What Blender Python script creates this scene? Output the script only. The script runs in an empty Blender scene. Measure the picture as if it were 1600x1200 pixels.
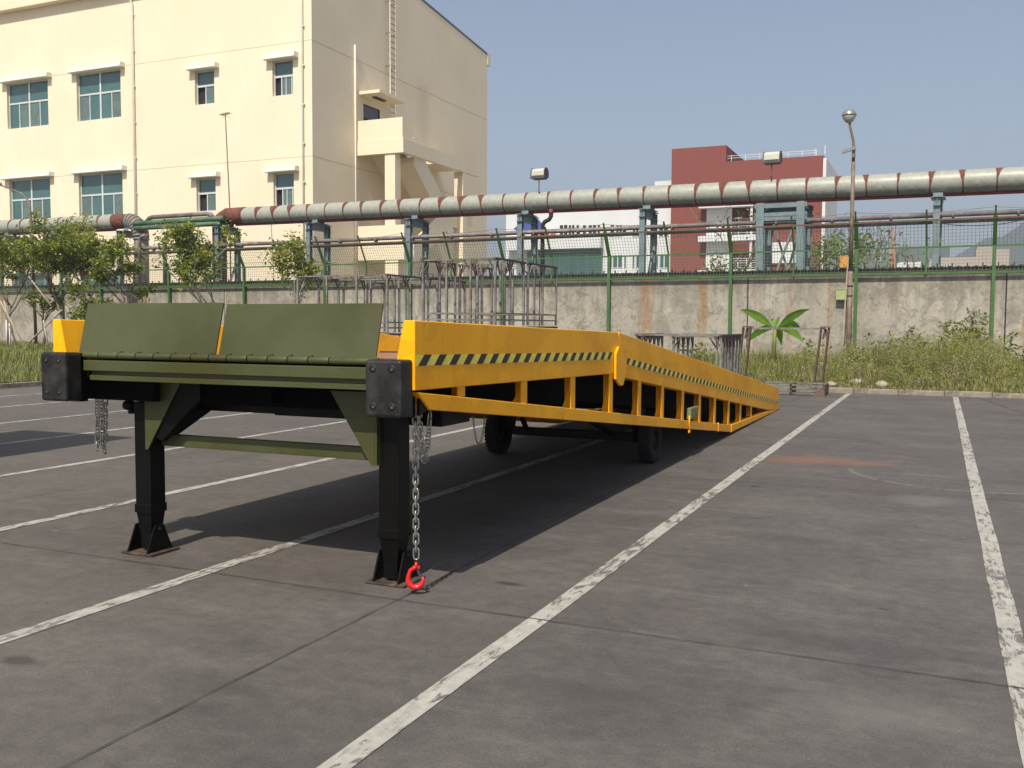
import bpy, bmesh, math, random
from mathutils import Vector, Matrix
random.seed(7)
R = math.radians
scene = bpy.context.scene
C = scene.collection

# ------------------------------------------------------------------ camera
F_PX, CAM_H = 1500.0, 1.6
PITCH, ROLL, YAW = R(3.49), R(0.29), R(23.95)
fwd = Vector((-math.sin(YAW) * math.cos(PITCH), math.cos(YAW) * math.cos(PITCH), -math.sin(PITCH)))
r0 = Vector((math.cos(YAW), math.sin(YAW), 0)); u0 = r0.cross(fwd)
rgt = r0 * math.cos(ROLL) + u0 * math.sin(ROLL); upv = u0 * math.cos(ROLL) - r0 * math.sin(ROLL)
CAM = Vector((0, 0, CAM_H))
cd = bpy.data.cameras.new('camera'); cam = bpy.data.objects.new('camera', cd); C.objects.link(cam)
cd.sensor_width = 36; cd.lens = F_PX / 1600 * 36; cd.clip_end = 6000; cd.clip_start = 0.05
M = Matrix((rgt, upv, -fwd)).transposed().to_4x4(); M.translation = CAM
cam.matrix_world = M
scene.camera = cam

# ------------------------------------------------------------------ world, sun, exposure
SUN_DIR = Vector((0.06, -0.80, 1.0)).normalized()          # towards the sun
elev = math.asin(SUN_DIR.z)
w = bpy.data.worlds.new('World'); scene.world = w; w.use_nodes = True
nt = w.node_tree; bg = nt.nodes['Background']
sky = nt.nodes.new('ShaderNodeTexSky'); sky.sky_type = 'NISHITA'; sky.sun_disc = False
sky.sun_elevation = elev
sky.sun_rotation = math.atan2(SUN_DIR.x, SUN_DIR.y)
sky.air_density = 1.0; sky.dust_density = 2.2; sky.ozone_density = 1.3; sky.altitude = 0
hs = nt.nodes.new('ShaderNodeHueSaturation'); hs.inputs['Saturation'].default_value = 0.86
nt.links.new(sky.outputs[0], hs.inputs['Color']); nt.links.new(hs.outputs[0], bg.inputs[0])
bg.inputs[1].default_value = 0.077
sd = bpy.data.lights.new('sun', 'SUN'); sd.energy = 3.6; sd.angle = R(0.55); sd.color = (1.0, 0.93, 0.80)
sun = bpy.data.objects.new('sun', sd); C.objects.link(sun)
sun.rotation_euler = (-SUN_DIR).to_track_quat('-Z', 'Y').to_euler()
sun.location = (0, -20, 40)
scene.view_settings.view_transform = 'Standard'; scene.view_settings.look = 'None'
scene.view_settings.exposure = 0.75; scene.view_settings.gamma = 1.0
scene.view_settings.use_curve_mapping = False

# ------------------------------------------------------------------ survey helpers (pixel of the 1600x1200 photo -> point on a real plane)
def ray(x, y): return fwd + rgt * ((x - 800) / F_PX) + upv * ((600 - y) / F_PX)
def on_z(x, y, z=0.0):
    d = ray(x, y); return CAM + d * ((z - CAM_H) / d.z)
def on_x(x, y, X):
    d = ray(x, y); return CAM + d * (X / d.x)
def on_y(x, y, Y):
    d = ray(x, y); return CAM + d * (Y / d.y)
W0 = Vector((-43.53, 34.065, 0)); WU = Vector((0.99888, -0.04729, 0)); WN = Vector((0.04729, 0.99888, 0))
def wp(s, off=0.0, z=0.0): return W0 + WU * s + WN * off + Vector((0, 0, z))
def wall_s(x, y, off=0.0):
    d = ray(x, y); o = W0 + WN * off
    t = (o - CAM).dot(WN) / d.dot(WN); P = CAM + d * t
    return (P - W0).dot(WU), P.z

# ------------------------------------------------------------------ materials
def mat(name, col, rough=0.6, metal=0.0, var=0.0, scale=6.0, bump=0.0, bscale=60.0, spec=0.5, col2=None, c2=(0.45, 0.62), detail=6, stretch=None, coat=0.0):
    m = bpy.data.materials.new(name); m.use_nodes = True
    t = m.node_tree; N = t.nodes; L = t.links; b = N['Principled BSDF']
    b.inputs['Roughness'].default_value = rough; b.inputs['Metallic'].default_value = metal
    b.inputs['Specular IOR Level'].default_value = spec
    b.inputs['Coat Weight'].default_value = coat
    b.inputs['Base Color'].default_value = (*col, 1)
    tc = N.new('ShaderNodeTexCoord'); mp = N.new('ShaderNodeMapping'); L.new(tc.outputs['Object'], mp.inputs[0])
    if stretch: mp.inputs['Scale'].default_value = stretch
    m['mp'] = mp.name
    out = None
    if var > 0 or col2:
        no = N.new('ShaderNodeTexNoise'); no.inputs['Scale'].default_value = scale; no.inputs['Detail'].default_value = detail
        no.inputs['Roughness'].default_value = 0.62
        L.new(mp.outputs[0], no.inputs['Vector'])
        cr = N.new('ShaderNodeValToRGB'); e = cr.color_ramp.elements
        if col2:
            e[0].position, e[1].position = c2; e[0].color = (*col, 1); e[1].color = (*col2, 1)
            L.new(no.outputs[0], cr.inputs[0]); out = cr.outputs[0]
            if var > 0:
                n3 = N.new('ShaderNodeTexNoise'); n3.inputs['Scale'].default_value = scale * 4.3; n3.inputs['Detail'].default_value = 5
                L.new(mp.outputs[0], n3.inputs['Vector'])
                mr = N.new('ShaderNodeMapRange'); mr.inputs['From Min'].default_value = .3; mr.inputs['From Max'].default_value = .7
                mr.inputs['To Min'].default_value = 1 - var; mr.inputs['To Max'].default_value = 1 + var
                L.new(n3.outputs[0], mr.inputs['Value'])
                mx = N.new('ShaderNodeMix'); mx.data_type = 'RGBA'; mx.blend_type = 'MULTIPLY'; mx.inputs[0].default_value = 1
                L.new(out, mx.inputs[6]); L.new(mr.outputs[0], mx.inputs[7]); out = mx.outputs[2]
        else:
            e[0].position, e[1].position = .3, .7
            e[0].color = tuple(c * (1 - var) for c in col) + (1,); e[1].color = tuple(min(1, c * (1 + var)) for c in col) + (1,)
            L.new(no.outputs[0], cr.inputs[0]); out = cr.outputs[0]
        L.new(out, b.inputs['Base Color'])
        r2 = N.new('ShaderNodeMapRange'); r2.inputs['To Min'].default_value = max(0.02, rough - .1); r2.inputs['To Max'].default_value = min(1, rough + .12)
        L.new(no.outputs[0], r2.inputs['Value']); L.new(r2.outputs[0], b.inputs['Roughness'])
    if bump > 0:
        nb = N.new('ShaderNodeTexNoise'); nb.inputs['Scale'].default_value = bscale; nb.inputs['Detail'].default_value = 5
        L.new(mp.outputs[0], nb.inputs['Vector'])
        bp = N.new('ShaderNodeBump'); bp.inputs['Strength'].default_value = bump; bp.inputs['Distance'].default_value = 0.02
        L.new(nb.outputs[0], bp.inputs['Height']); L.new(bp.outputs[0], b.inputs['Normal'])
    return m

class NB:
    """small node builder for richer materials"""
    def __init__(s, name, rough=.8):
        s.m = bpy.data.materials.new(name); s.m.use_nodes = True; s.t = s.m.node_tree; s.N = s.t.nodes; s.L = s.t.links
        s.b = s.N['Principled BSDF']; s.b.inputs['Roughness'].default_value = rough
        s.tc = s.N.new('ShaderNodeTexCoord')
    def co(s, scale=(1, 1, 1), loc=(0, 0, 0), rot=(0, 0, 0)):
        mp = s.N.new('ShaderNodeMapping'); s.L.new(s.tc.outputs['Object'], mp.inputs[0])
        mp.inputs['Scale'].default_value = scale; mp.inputs['Location'].default_value = loc; mp.inputs['Rotation'].default_value = rot
        return mp.outputs[0]
    def noise(s, vec, scale, detail=6, rough=.6, dist=0):
        n = s.N.new('ShaderNodeTexNoise'); s.L.new(vec, n.inputs['Vector']); n.inputs['Scale'].default_value = scale
        n.inputs['Detail'].default_value = detail; n.inputs['Roughness'].default_value = rough; n.inputs['Distortion'].default_value = dist
        return n.outputs[0]
    def ramp(s, v, a, b, ca=0.0, cb=1.0):
        r = s.N.new('ShaderNodeMapRange'); r.clamp = True; s.L.new(v, r.inputs['Value'])
        for k, x in (('From Min', a), ('From Max', b), ('To Min', ca), ('To Max', cb)): r.inputs[k].default_value = x
        return r.outputs[0]
    def math(s, op, a, b=None):
        n = s.N.new('ShaderNodeMath'); n.operation = op
        for i, x in enumerate((a, b)):
            if x is None: continue
            if isinstance(x, (int, float)): n.inputs[i].default_value = x
            else: s.L.new(x, n.inputs[i])
        return n.outputs[0]
    def mix(s, f, a, b, mode='MIX'):
        n = s.N.new('ShaderNodeMix'); n.data_type = 'RGBA'; n.blend_type = mode
        if isinstance(f, (int, float)): n.inputs[0].default_value = f
        else: s.L.new(f, n.inputs[0])
        for i, x in ((6, a), (7, b)):
            if isinstance(x, tuple): n.inputs[i].default_value = (*x, 1)
            else: s.L.new(x, n.inputs[i])
        return n.outputs[2]
    def sep(s, vec=None):
        n = s.N.new('ShaderNodeSeparateXYZ'); s.L.new(vec or s.tc.outputs['Object'], n.inputs[0]); return n.outputs
    def bump(s, h, st=.3, d=.02):
        b = s.N.new('ShaderNodeBump'); b.inputs['Strength'].default_value = st; b.inputs['Distance'].default_value = d
        s.L.new(h, b.inputs['Height']); s.L.new(b.outputs[0], s.b.inputs['Normal'])
    def done(s, col, rough=None):
        s.L.new(col, s.b.inputs['Base Color'])
        if rough is not None: s.L.new(rough, s.b.inputs['Roughness'])
        return s.m

def asphalt_color(n):
    v = n.co()
    big = n.noise(v, .22, 5, .55); mid = n.noise(v, 1.1, 7, .65, .4); fine = n.noise(v, 9, 6, .7); grit = n.noise(v, 90, 3, .7)
    strk = n.noise(n.co(scale=(.55, 2.6, 1), rot=(0, 0, R(28))), .9, 6, .7, .6)
    c = n.mix(n.ramp(big, .35, .65), (.098, .087, .079), (.135, .121, .110))
    c = n.mix(n.ramp(mid, .5, .74, 0, .55), c, (.178, .160, .144))
    c = n.mix(n.ramp(mid, .46, .28, 0, .6), c, (.075, .068, .063))
    c = n.mix(n.ramp(strk, .52, .72, 0, .6), c, (.172, .157, .143))
    strk2 = n.noise(n.co(scale=(.7, 4.2, 1), rot=(0, 0, R(-8)), loc=(3, 1, 0)), 1.3, 8, .75, .5)
    c = n.mix(n.ramp(strk2, .56, .70, 0, .45), c, (.19, .175, .16))
    c = n.mix(n.ramp(strk2, .42, .30, 0, .45), c, (.066, .060, .056))
    c = n.mix(n.ramp(n.noise(n.co(loc=(5, 3, 0)), .55, 4, .5, .3), .62, .74, 0, .5), c, (.062, .057, .053))
    c = n.mix(1, c, n.ramp(fine, .3, .7, .80, 1.20), 'MULTIPLY')
    c = n.mix(1, c, n.ramp(grit, .3, .7, .72, 1.28), 'MULTIPLY')
    return c, fine, grit, mid
def ground_mat():
    n = NB('worn_concrete', .8)
    c, fine, grit, mid = asphalt_color(n)
    # dark oil spots
    vo = n.N.new('ShaderNodeTexVoronoi'); vo.inputs['Scale'].default_value = .95; n.L.new(n.co(), vo.inputs['Vector']); 
    spot = n.ramp(n.math('ADD', vo.outputs['Distance'], n.ramp(fine, .3, .7, -.03, .03)), .03, .055, .75, 0)
    c = n.mix(spot, c, (.03, .028, .026))
    vo2 = n.N.new('ShaderNodeTexVoronoi'); vo2.inputs['Scale'].default_value = 1.7; n.L.new(n.co(loc=(3, 8, 0)), vo2.inputs['Vector'])
    c = n.mix(n.ramp(n.math('ADD', vo2.outputs['Distance'], n.ramp(grit, .3, .7, -.02, .02)), .015, .03, .7, 0), c, (.3, .28, .26))
    # orange primer dust left beside the far end of the ramp
    def blot(x, y, sx, sy, e=1.0):
        o = n.sep(n.co(loc=(-x / sx, -y / sy, 0), scale=(1 / sx, 1 / sy, 1)))
        d = n.math('SQRT', n.math('ADD', n.math('MULTIPLY', o[0], o[0]), n.math('MULTIPLY', o[1], o[1])))
        return n.math('ADD', d, n.ramp(mid, .3, .7, .45, -.45))
    c = n.mix(n.ramp(blot(-1.35, 11.9, .95, .42), .2, 1.1, .5, 0), c, (.30, .13, .07))
    c = n.mix(n.ramp(blot(-.1, 9.6, .5, .35), .2, 1.0, .35, 0), c, (.25, .23, .21))
    c = n.mix(n.ramp(blot(-.35, 4.2, .55, .3), .2, 1.0, .3, 0), c, (.22, .2, .18))
    c = n.mix(n.ramp(blot(-1.3, 3.9, .5, .2), .2, 1.0, .45, 0), c, (.055, .05, .048))
    for bx, by, sx, sy, st in ((-2.396, 5.36, .11, .05, .9), (-.246, 5.77, .06, .025, .8), (-.155, 12.8, .16, .12, .5), (-3.95, 3.14, .10, .06, .7), (-.55, 5.04, .45, .16, .35), (-2.9, 3.3, .35, .2, .3), (-1.0, 7.4, .5, .2, .3)):
        c = n.mix(n.ramp(blot(bx, by, sx, sy), .35, 1.0, st, 0), c, (.045, .041, .038))
    # thin chalk arc
    o = n.sep(n.co(loc=(-.35, -11.6, 0)))
    d = n.math('SQRT', n.math('ADD', n.math('MULTIPLY', o[0], o[0]), n.math('MULTIPLY', o[1], o[1])))
    ring = n.math('ABSOLUTE', n.math('SUBTRACT', d, 1.25)); low = n.ramp(o[1], -.1, -.3, 0, 1)
    c = n.mix(n.math('MULTIPLY', n.math('MULTIPLY', n.ramp(ring, .012, .03, .6, 0), low), n.ramp(fine, .4, .55)), c, (.3, .28, .26))
    c = n.mix(1, c, (.735, .735, .745), 'MULTIPLY')
    c = n.mix(n.ramp(n.sep()[0], -1.5, -5.5, 0, 1), c, n.mix(1, c, (1.02, .99, .93), 'MULTIPLY'))
    n.bump(n.math('ADD', n.math('MULTIPLY', grit, .35), fine), .22, .012)
    return n.done(c, n.ramp(mid, .3, .7, .68, .9))
def line_mat():
    n = NB('worn_white_paint', .75)
    c, fine, grit, mid = asphalt_color(n)
    v = n.co()
    chips = n.noise(n.co(scale=(6, 1.6, 1)), 3.4, 9, .72, .8); wear = n.noise(v, .8, 3)
    k = n.ramp(n.math('ADD', chips, n.ramp(wear, .35, .65, -.09, .05)), .40, .465, 0, .96)
    white = n.mix(n.ramp(fine, .3, .7), (.29, .275, .245), (.45, .43, .385))
    col = n.mix(k, c, white)
    sc_ = n.noise(n.co(scale=(9, 2.2, 1), rot=(0, 0, R(35))), 2.6, 9, .8, .4)
    col = n.mix(n.ramp(sc_, .52, .66, 0, .6), col, (.20, .185, .165))
    n.bump(n.math('ADD', k, grit), .25, .004)
    return n.done(col)
def yellow_mat():
    n = NB('yellow_enamel', .4); n.b.inputs['Specular IOR Level'].default_value = .25
    v = n.co(); a = n.noise(v, 1.3, 5); f = n.noise(v, 14, 6, .7); st = n.noise(n.co(scale=(3, 3, .35)), 5, 7, .7)
    c = n.mix(n.ramp(a, .35, .65), (.93, .40, .003), (.98, .45, .004))
    c = n.mix(n.ramp(st, .56, .74, 0, .35), c, (.50, .23, .01))
    c = n.mix(n.ramp(n.noise(n.co(scale=(1, 1, 1.6), loc=(4, 1, 2)), 1.7, 5, .55, .5), .50, .525, 0, .30), c, (.62, .235, .004))  # repaint patches together with reflection blotches painted into the enamel colour
    c = n.mix(n.ramp(n.noise(n.co(scale=(1, 1.3, .25), loc=(1, 7, 2)), 1.1, 2, .4), .52, .56, 0, .25), c, (.98, .50, .01))  # paler upright bands, the bright half of the painted reflections
    c = n.mix(n.ramp(n.noise(v, 30, 8, .75), .69, .73, 0, .75), c, (.20, .09, .03))
    c = n.mix(n.ramp(n.noise(n.co(scale=(1, 1, 3)), 4, 8, .75), .66, .72, 0, .4), c, (.40, .24, .08))
    scr = n.noise(n.co(scale=(30, 1.2, 9), rot=(R(6), 0, 0)), 3.0, 7, .75, .3)
    c = n.mix(n.ramp(scr, .66, .70, 0, .55), c, (.42, .20, .03))
    grime = n.noise(n.co(scale=(2, 3.4, .5), loc=(2, 2, 8)), 2.2, 7, .7, .3)
    c = n.mix(n.ramp(grime, .60, .80, 0, .45), c, (.33, .18, .05))
    n.bump(n.noise(n.co(scale=(1, 1, 1)), 3.2, 3), .10, .03)
    return n.done(c, n.ramp(f, .3, .7, .25, .5))
def olive_mat():
    n = NB('olive_enamel', .38); n.b.inputs['Specular IOR Level'].default_value = .45
    v = n.co(); a = n.noise(v, 1.0, 5, .6, .4)
    c = n.mix(n.ramp(a, .38, .62), (.047, .048, .011), (.062, .069, .026))
    c = n.mix(n.ramp(n.noise(n.co(scale=(14, 6, .9), rot=(0, R(6), 0)), 2.2, 6, .7, .2), .68, .73, 0, .5), c, (.13, .14, .07))
    c = n.mix(n.ramp(n.noise(n.co(scale=(2.5, 2.5, .8), loc=(4, 4, 4)), 3.1, 8, .75), .60, .70, 0, .45), c, (.032, .028, .012))
    c = n.mix(n.ramp(n.noise(v, 60, 4, .7), .70, .74, 0, .6), c, (.16, .13, .08))
    n.bump(n.noise(v, 3.0, 4), .16, .03)
    return n.done(c, n.ramp(a, .35, .65, .30, .52))
def concrete_wall_mat():
    n = NB('stained_concrete', .9)
    v = n.co(); big = n.noise(v, .35, 5); mid = n.noise(v, 1.6, 8, .7, .6); f = n.noise(v, 8, 7, .7)
    drip = n.noise(n.co(scale=(2.2, 2.2, .18)), 1.5, 7, .7, .2)
    c = n.mix(n.ramp(big, .35, .65), (.275, .25, .208), (.37, .34, .288))
    c = n.mix(n.ramp(mid, .49, .58, 0, .80), c, (.165, .152, .13))
    c = n.mix(n.ramp(n.noise(n.co(loc=(2, 5, 7)), 2.1, 8, .7, .5), .60, .66, 0, .5), c, (.50, .46, .38))
    c = n.mix(n.ramp(n.noise(n.co(loc=(9, 2, 4)), 3.2, 9, .75, .9), .54, .60, 0, .7), c, (.11, .103, .09))
    o = n.sep()
    top = n.ramp(n.math('ADD', o[2], n.ramp(drip, .3, .7, -1.0, 1.0)), 2.1, 3.5, 0, .85)
    c = n.mix(top, c, (.125, .11, .088))
    c = n.mix(n.ramp(f, .3, .7, 0, .3), c, (.5, .46, .38))
    # rust runs below rods and brackets: irregular, placed along the wall
    vx = n.N.new('ShaderNodeTexNoise'); vx.noise_dimensions = '1D'; vx.inputs['Scale'].default_value = .95; vx.inputs['Detail'].default_value = 3
    vx.inputs['Roughness'].default_value = .75
    n.L.new(n.math('ADD', o[0], n.ramp(drip, .3, .7, -.14, .14)), vx.inputs['W'])
    run = n.math('MULTIPLY', n.ramp(vx.outputs[0], .60, .655), n.ramp(n.math('ADD', o[2], n.ramp(drip, .3, .7, -1.2, 1.2)), -.6, 2.6, .1, 1))
    c = n.mix(n.math('MULTIPLY', n.math('MULTIPLY', run, n.ramp(n.noise(n.co(scale=(3, 3, .6), loc=(1, 2, 3)), 1.4, 6, .7), .38, .6, .15, .85)), .9), c, n.mix(n.ramp(f, .35, .65), (.20, .095, .035), (.34, .17, .06)))
    n.bump(n.math('ADD', mid, f), .35, .02)
    return n.done(c)
def cream_mat():
    n = NB('cream_render', .88); v = n.co(); a = n.noise(v, .3, 5)
    c = n.mix(n.ramp(a, .35, .65), (.725, .62, .455), (.765, .665, .50))
    st = n.noise(n.co(scale=(1.6, 1.6, .10)), 1.3, 7, .7, .2)
    c = n.mix(n.ramp(st, .55, .78, 0, .22), c, (.55, .48, .36))
    c = n.mix(n.ramp(n.noise(n.co(loc=(3, 3, 3)), 1.1, 7, .7), .58, .72, 0, .12), c, (.60, .53, .41))
    n.bump(n.noise(v, 18, 4), .12, .02)
    return n.done(c)
def cladding_mat():
    n = NB('pipe_cladding', .55)
    o = n.sep(); v = n.co()
    f = n.noise(v, 5, 8, .7); sp = n.noise(v, 26, 4, .7)
    inf = n.N.new('ShaderNodeObjectInfo'); rnd = inf.outputs['Random']
    c = n.mix(n.ramp(f, .35, .65), (.25, .26, .225), (.36, .36, .31))
    c = n.mix(n.ramp(sp, .56, .64, 0, .6), c, (.16, .165, .145))
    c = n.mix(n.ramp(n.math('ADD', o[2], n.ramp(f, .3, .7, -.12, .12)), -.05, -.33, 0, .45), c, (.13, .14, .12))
    # rust wedge growing from the joint at local x = 0, widest on top
    wd = n.math('ADD', n.math('MULTIPLY', n.math('POWER', n.ramp(o[2], -.30, .40), 2.6), n.math('ADD', n.math('MULTIPLY', n.math('POWER', rnd, 1.5), .27), .035)), n.math('MULTIPLY', n.math('SUBTRACT', f, .5), .10))
    wd = n.math('ADD', wd, .015)
    d = n.math('SUBTRACT', n.math('MINIMUM', n.math('ABSOLUTE', o[0]), n.math('ABSOLUTE', n.math('SUBTRACT', o[0], 1.0))), wd)
    k = n.ramp(d, -.01, .025, 1, 0)
    rust = n.mix(n.ramp(sp, .3, .7), (.085, .026, .018), (.17, .058, .034))
    c = n.mix(k, c, rust)
    n.bump(f, .15, .02)
    return n.done(c, n.ramp(k, 0, 1, .45, .9))

def leaf_mat(name, a, b, trans=.35):
    n = NB(name, .55)
    c = n.mix(n.ramp(n.noise(n.co(), 2.3, 4), .35, .65), a, b)
    n.done(c)
    tr = n.N.new('ShaderNodeBsdfTranslucent'); n.L.new(c, tr.inputs[0])
    ms = n.N.new('ShaderNodeMixShader'); ms.inputs[0].default_value = trans
    n.L.new(n.b.outputs[0], ms.inputs[1]); n.L.new(tr.outputs[0], ms.inputs[2])
    n.L.new(ms.outputs[0], n.N['Material Output'].inputs['Surface'])
    return n.m

MT = dict(
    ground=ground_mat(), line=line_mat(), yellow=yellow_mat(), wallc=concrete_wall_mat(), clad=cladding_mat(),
    crack=mat('joint_filler', (.022, .02, .019), .9, var=.3, scale=12),
    olive=olive_mat(),
    black=mat('black_enamel', (.0035, .0033, .0032), .42, var=.3, scale=5, bump=.05, bscale=25, spec=.16),
    rubber=mat('rubber', (.011, .010, .0105), .5, var=.1, scale=7, col2=(.045, .040, .037), c2=(.42, .75), bump=.12, bscale=70, spec=.35),
    under=mat('underframe_black', (.004, .0038, .0036), .85, var=.2, scale=4, spec=.04),
    tyre=mat('tyre_rubber', (.006, .006, .006), .85, var=.2, scale=8, bump=.2, bscale=40),
    hole=mat('dark_socket', (.004, .004, .004), .5),
    bolt=mat('zinc_bolt', (.16, .155, .15), .35, metal=.8, var=.15, scale=30),
    baseplate=mat('rusty_base', (.035, .028, .022), .75, col2=(.14, .075, .045), c2=(.45, .65), scale=9, var=.2, bump=.2),
    deck=mat('deck_primer', (.20, .085, .045), .7, col2=(.38, .18, .09), c2=(.4, .6), scale=4, var=.2, bump=.3),
    deckdark=mat('deck_bar', (.06, .035, .025), .7, var=.3, scale=8),
    chain=mat('zinc_chain', (.36, .345, .315), .36, metal=.75, var=.25, scale=40),
    red=mat('red_enamel', (.62, .012, .012), .25, var=.12, scale=20, coat=.3),
    tapey=mat('tape_yellow', (.90, .72, .10), .45, var=.1, scale=9), tapeb=mat('tape_black', (.018, .014, .012), .45, var=.2, scale=9),
    cream=cream_mat(), cream_old=mat('cream_render', (.76, .655, .47), .88, col2=(.80, .70, .51), c2=(.35, .65), scale=.45, var=.035, bump=.1, bscale=20),
    creamd=mat('cream_joint', (.46, .40, .30), .9), hood=mat('hood_white', (.80, .77, .68), .85, var=.05, scale=2),
    pvc=mat('pvc_pipe', (.70, .66, .56), .6, var=.08, scale=2),
    frame=mat('window_alu', (.60, .62, .62), .4, metal=.2, var=.05, scale=3),
    glass=mat('teal_glass', (.055, .125, .122), .08, var=.18, scale=.35, spec=.9), glassd=mat('dark_opening', (.012, .011, .010), .7),
    curtain=mat('dusty_glass', (.10, .15, .14), .25, var=.15, scale=1.2),
    door=mat('door_blue', (.085, .105, .14), .5, var=.1, scale=2),
    roof=mat('roof_sheet', (.13, .14, .13), .6, var=.1, scale=2),
    green=mat('green_enamel', (.040, .115, .030), .5, col2=(.070, .140, .042), c2=(.4, .7), scale=3, var=.12),
    greenr=mat('rail_rust', (.13, .055, .035), .7, col2=(.08, .10, .045), c2=(.45, .6), scale=2.2, var=.2),
    wire=mat('mesh_wire', (.13, .15, .10), .5, var=.2, scale=4),
    bluegrey=mat('blue_grey_paint', (.135, .185, .205), .5, col2=(.17, .22, .235), c2=(.4, .6), scale=2, var=.1),
    greysteel=mat('grey_steel_paint', (.17, .21, .21), .5, var=.15, scale=3),
    rustpipe=mat('rust_pipe', (.10, .030, .020), .8, col2=(.19, .068, .038), c2=(.4, .6), scale=6, var=.2),
    redpipe=mat('dark_red_pipe', (.20, .028, .035), .6, var=.2, scale=3),
    thinpipe=mat('dull_pipe', (.135, .105, .105), .55, col2=(.20, .18, .17), c2=(.45, .6), scale=1.5, var=.2),
    greenpipe=mat('green_pipe', (.040, .115, .060), .6, col2=(.11, .16, .10), c2=(.45, .6), scale=2, var=.1),
    darkroof=mat('dark_sheet', (.026, .022, .019), .8, var=.35, scale=2),
    rack=mat('rack_steel', (.23, .222, .208), .5, metal=.3, col2=(.145, .122, .102), c2=(.45, .6), scale=3, var=.15),
    rackrust=mat('rack_rust', (.115, .055, .04), .8, col2=(.075, .063, .053), c2=(.4, .6), scale=5, var=.2),
    redbr=mat('red_brown_render', (.185, .052, .040), .88, var=.06, scale=.25), redbrd=mat('red_brown_deep', (.16, .05, .04), .9, var=.1, scale=.4),
    white=mat('white_render', (.56, .575, .575), .85, var=.05, scale=.3), greyb=mat('grey_tiles', (.33, .29, .25), .8, var=.1, scale=.5),
    bluegl=mat('blue_green_glass', (.045, .10, .10), .2, var=.2, scale=.3), signr=mat('sign_red', (.55, .03, .04), .5), signb=mat('sign_blue', (.05, .07, .30), .5),
    pole=mat('lamp_pole', (.145, .10, .072), .6, col2=(.20, .16, .12), c2=(.45, .6), scale=4, var=.15),
    lampm=mat('lamp_metal', (.30, .30, .28), .35, metal=.5, var=.1), lens=mat('lamp_glass', (.42, .42, .38), .15),
    floodw=mat('flood_white', (.46, .44, .38), .5, var=.1, scale=4), floodd=mat('flood_dark', (.06, .05, .045), .7, var=.2),
    boxgreen=mat('pale_green_box', (.34, .38, .18), .6, var=.12, scale=4), rustplate=mat('rusty_sign', (.52, .26, .06), .7, col2=(.23, .08, .03), c2=(.45, .58), scale=7, var=.2),
    kerb=mat('kerb_concrete', (.15, .13, .11), .9, col2=(.27, .23, .18), c2=(.42, .58), scale=2.2, var=.15, bump=.4, bscale=25),
    soil=mat('verge_soil', (.11, .085, .055), .95, col2=(.07, .085, .03), c2=(.4, .62), scale=1.6, var=.25, bump=.6, bscale=9),
    stone=mat('pale_rock', (.24, .19, .14), .9, col2=(.36, .31, .24), c2=(.4, .6), scale=6, var=.15, bump=.5, bscale=12),
    bark=mat('bark', (.16, .125, .095), .9, var=.3, scale=9, bump=.5, bscale=30), barkp=mat('pale_bark', (.36, .33, .28), .9, var=.25, scale=6, bump=.3),
    bamboo=mat('stake', (.36, .30, .21), .8, var=.25, scale=4),
    stakew=mat('white_stake', (.62, .61, .58), .7, var=.1, scale=4),
    leafa=leaf_mat('leaf_mid', (.14, .19, .020), (.24, .27, .030), .45), leafb=leaf_mat('leaf_dark', (.06, .10, .016), (.095, .14, .022), .4),
    leafc=leaf_mat('leaf_yellow', (.28, .31, .040), (.40, .39, .06), .45),
    grassa=leaf_mat('grass_green', (.17, .215, .035), (.30, .32, .07)), grassb=leaf_mat('grass_straw', (.26, .235, .10), (.34, .29, .14)), grassc=leaf_mat('grass_dark', (.08, .11, .02), (.12, .15, .03)),
    ban=leaf_mat('banana_leaf', (.13, .29, .03), (.24, .42, .05), .45),
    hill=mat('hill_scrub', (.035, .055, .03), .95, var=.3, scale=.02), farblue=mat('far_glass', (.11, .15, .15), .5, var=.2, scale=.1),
    crane=mat('crane_orange', (.5, .17, .06), .6), truck=mat('truck_white', (.55, .56, .55), .4, var=.05, scale=2),
)

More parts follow.
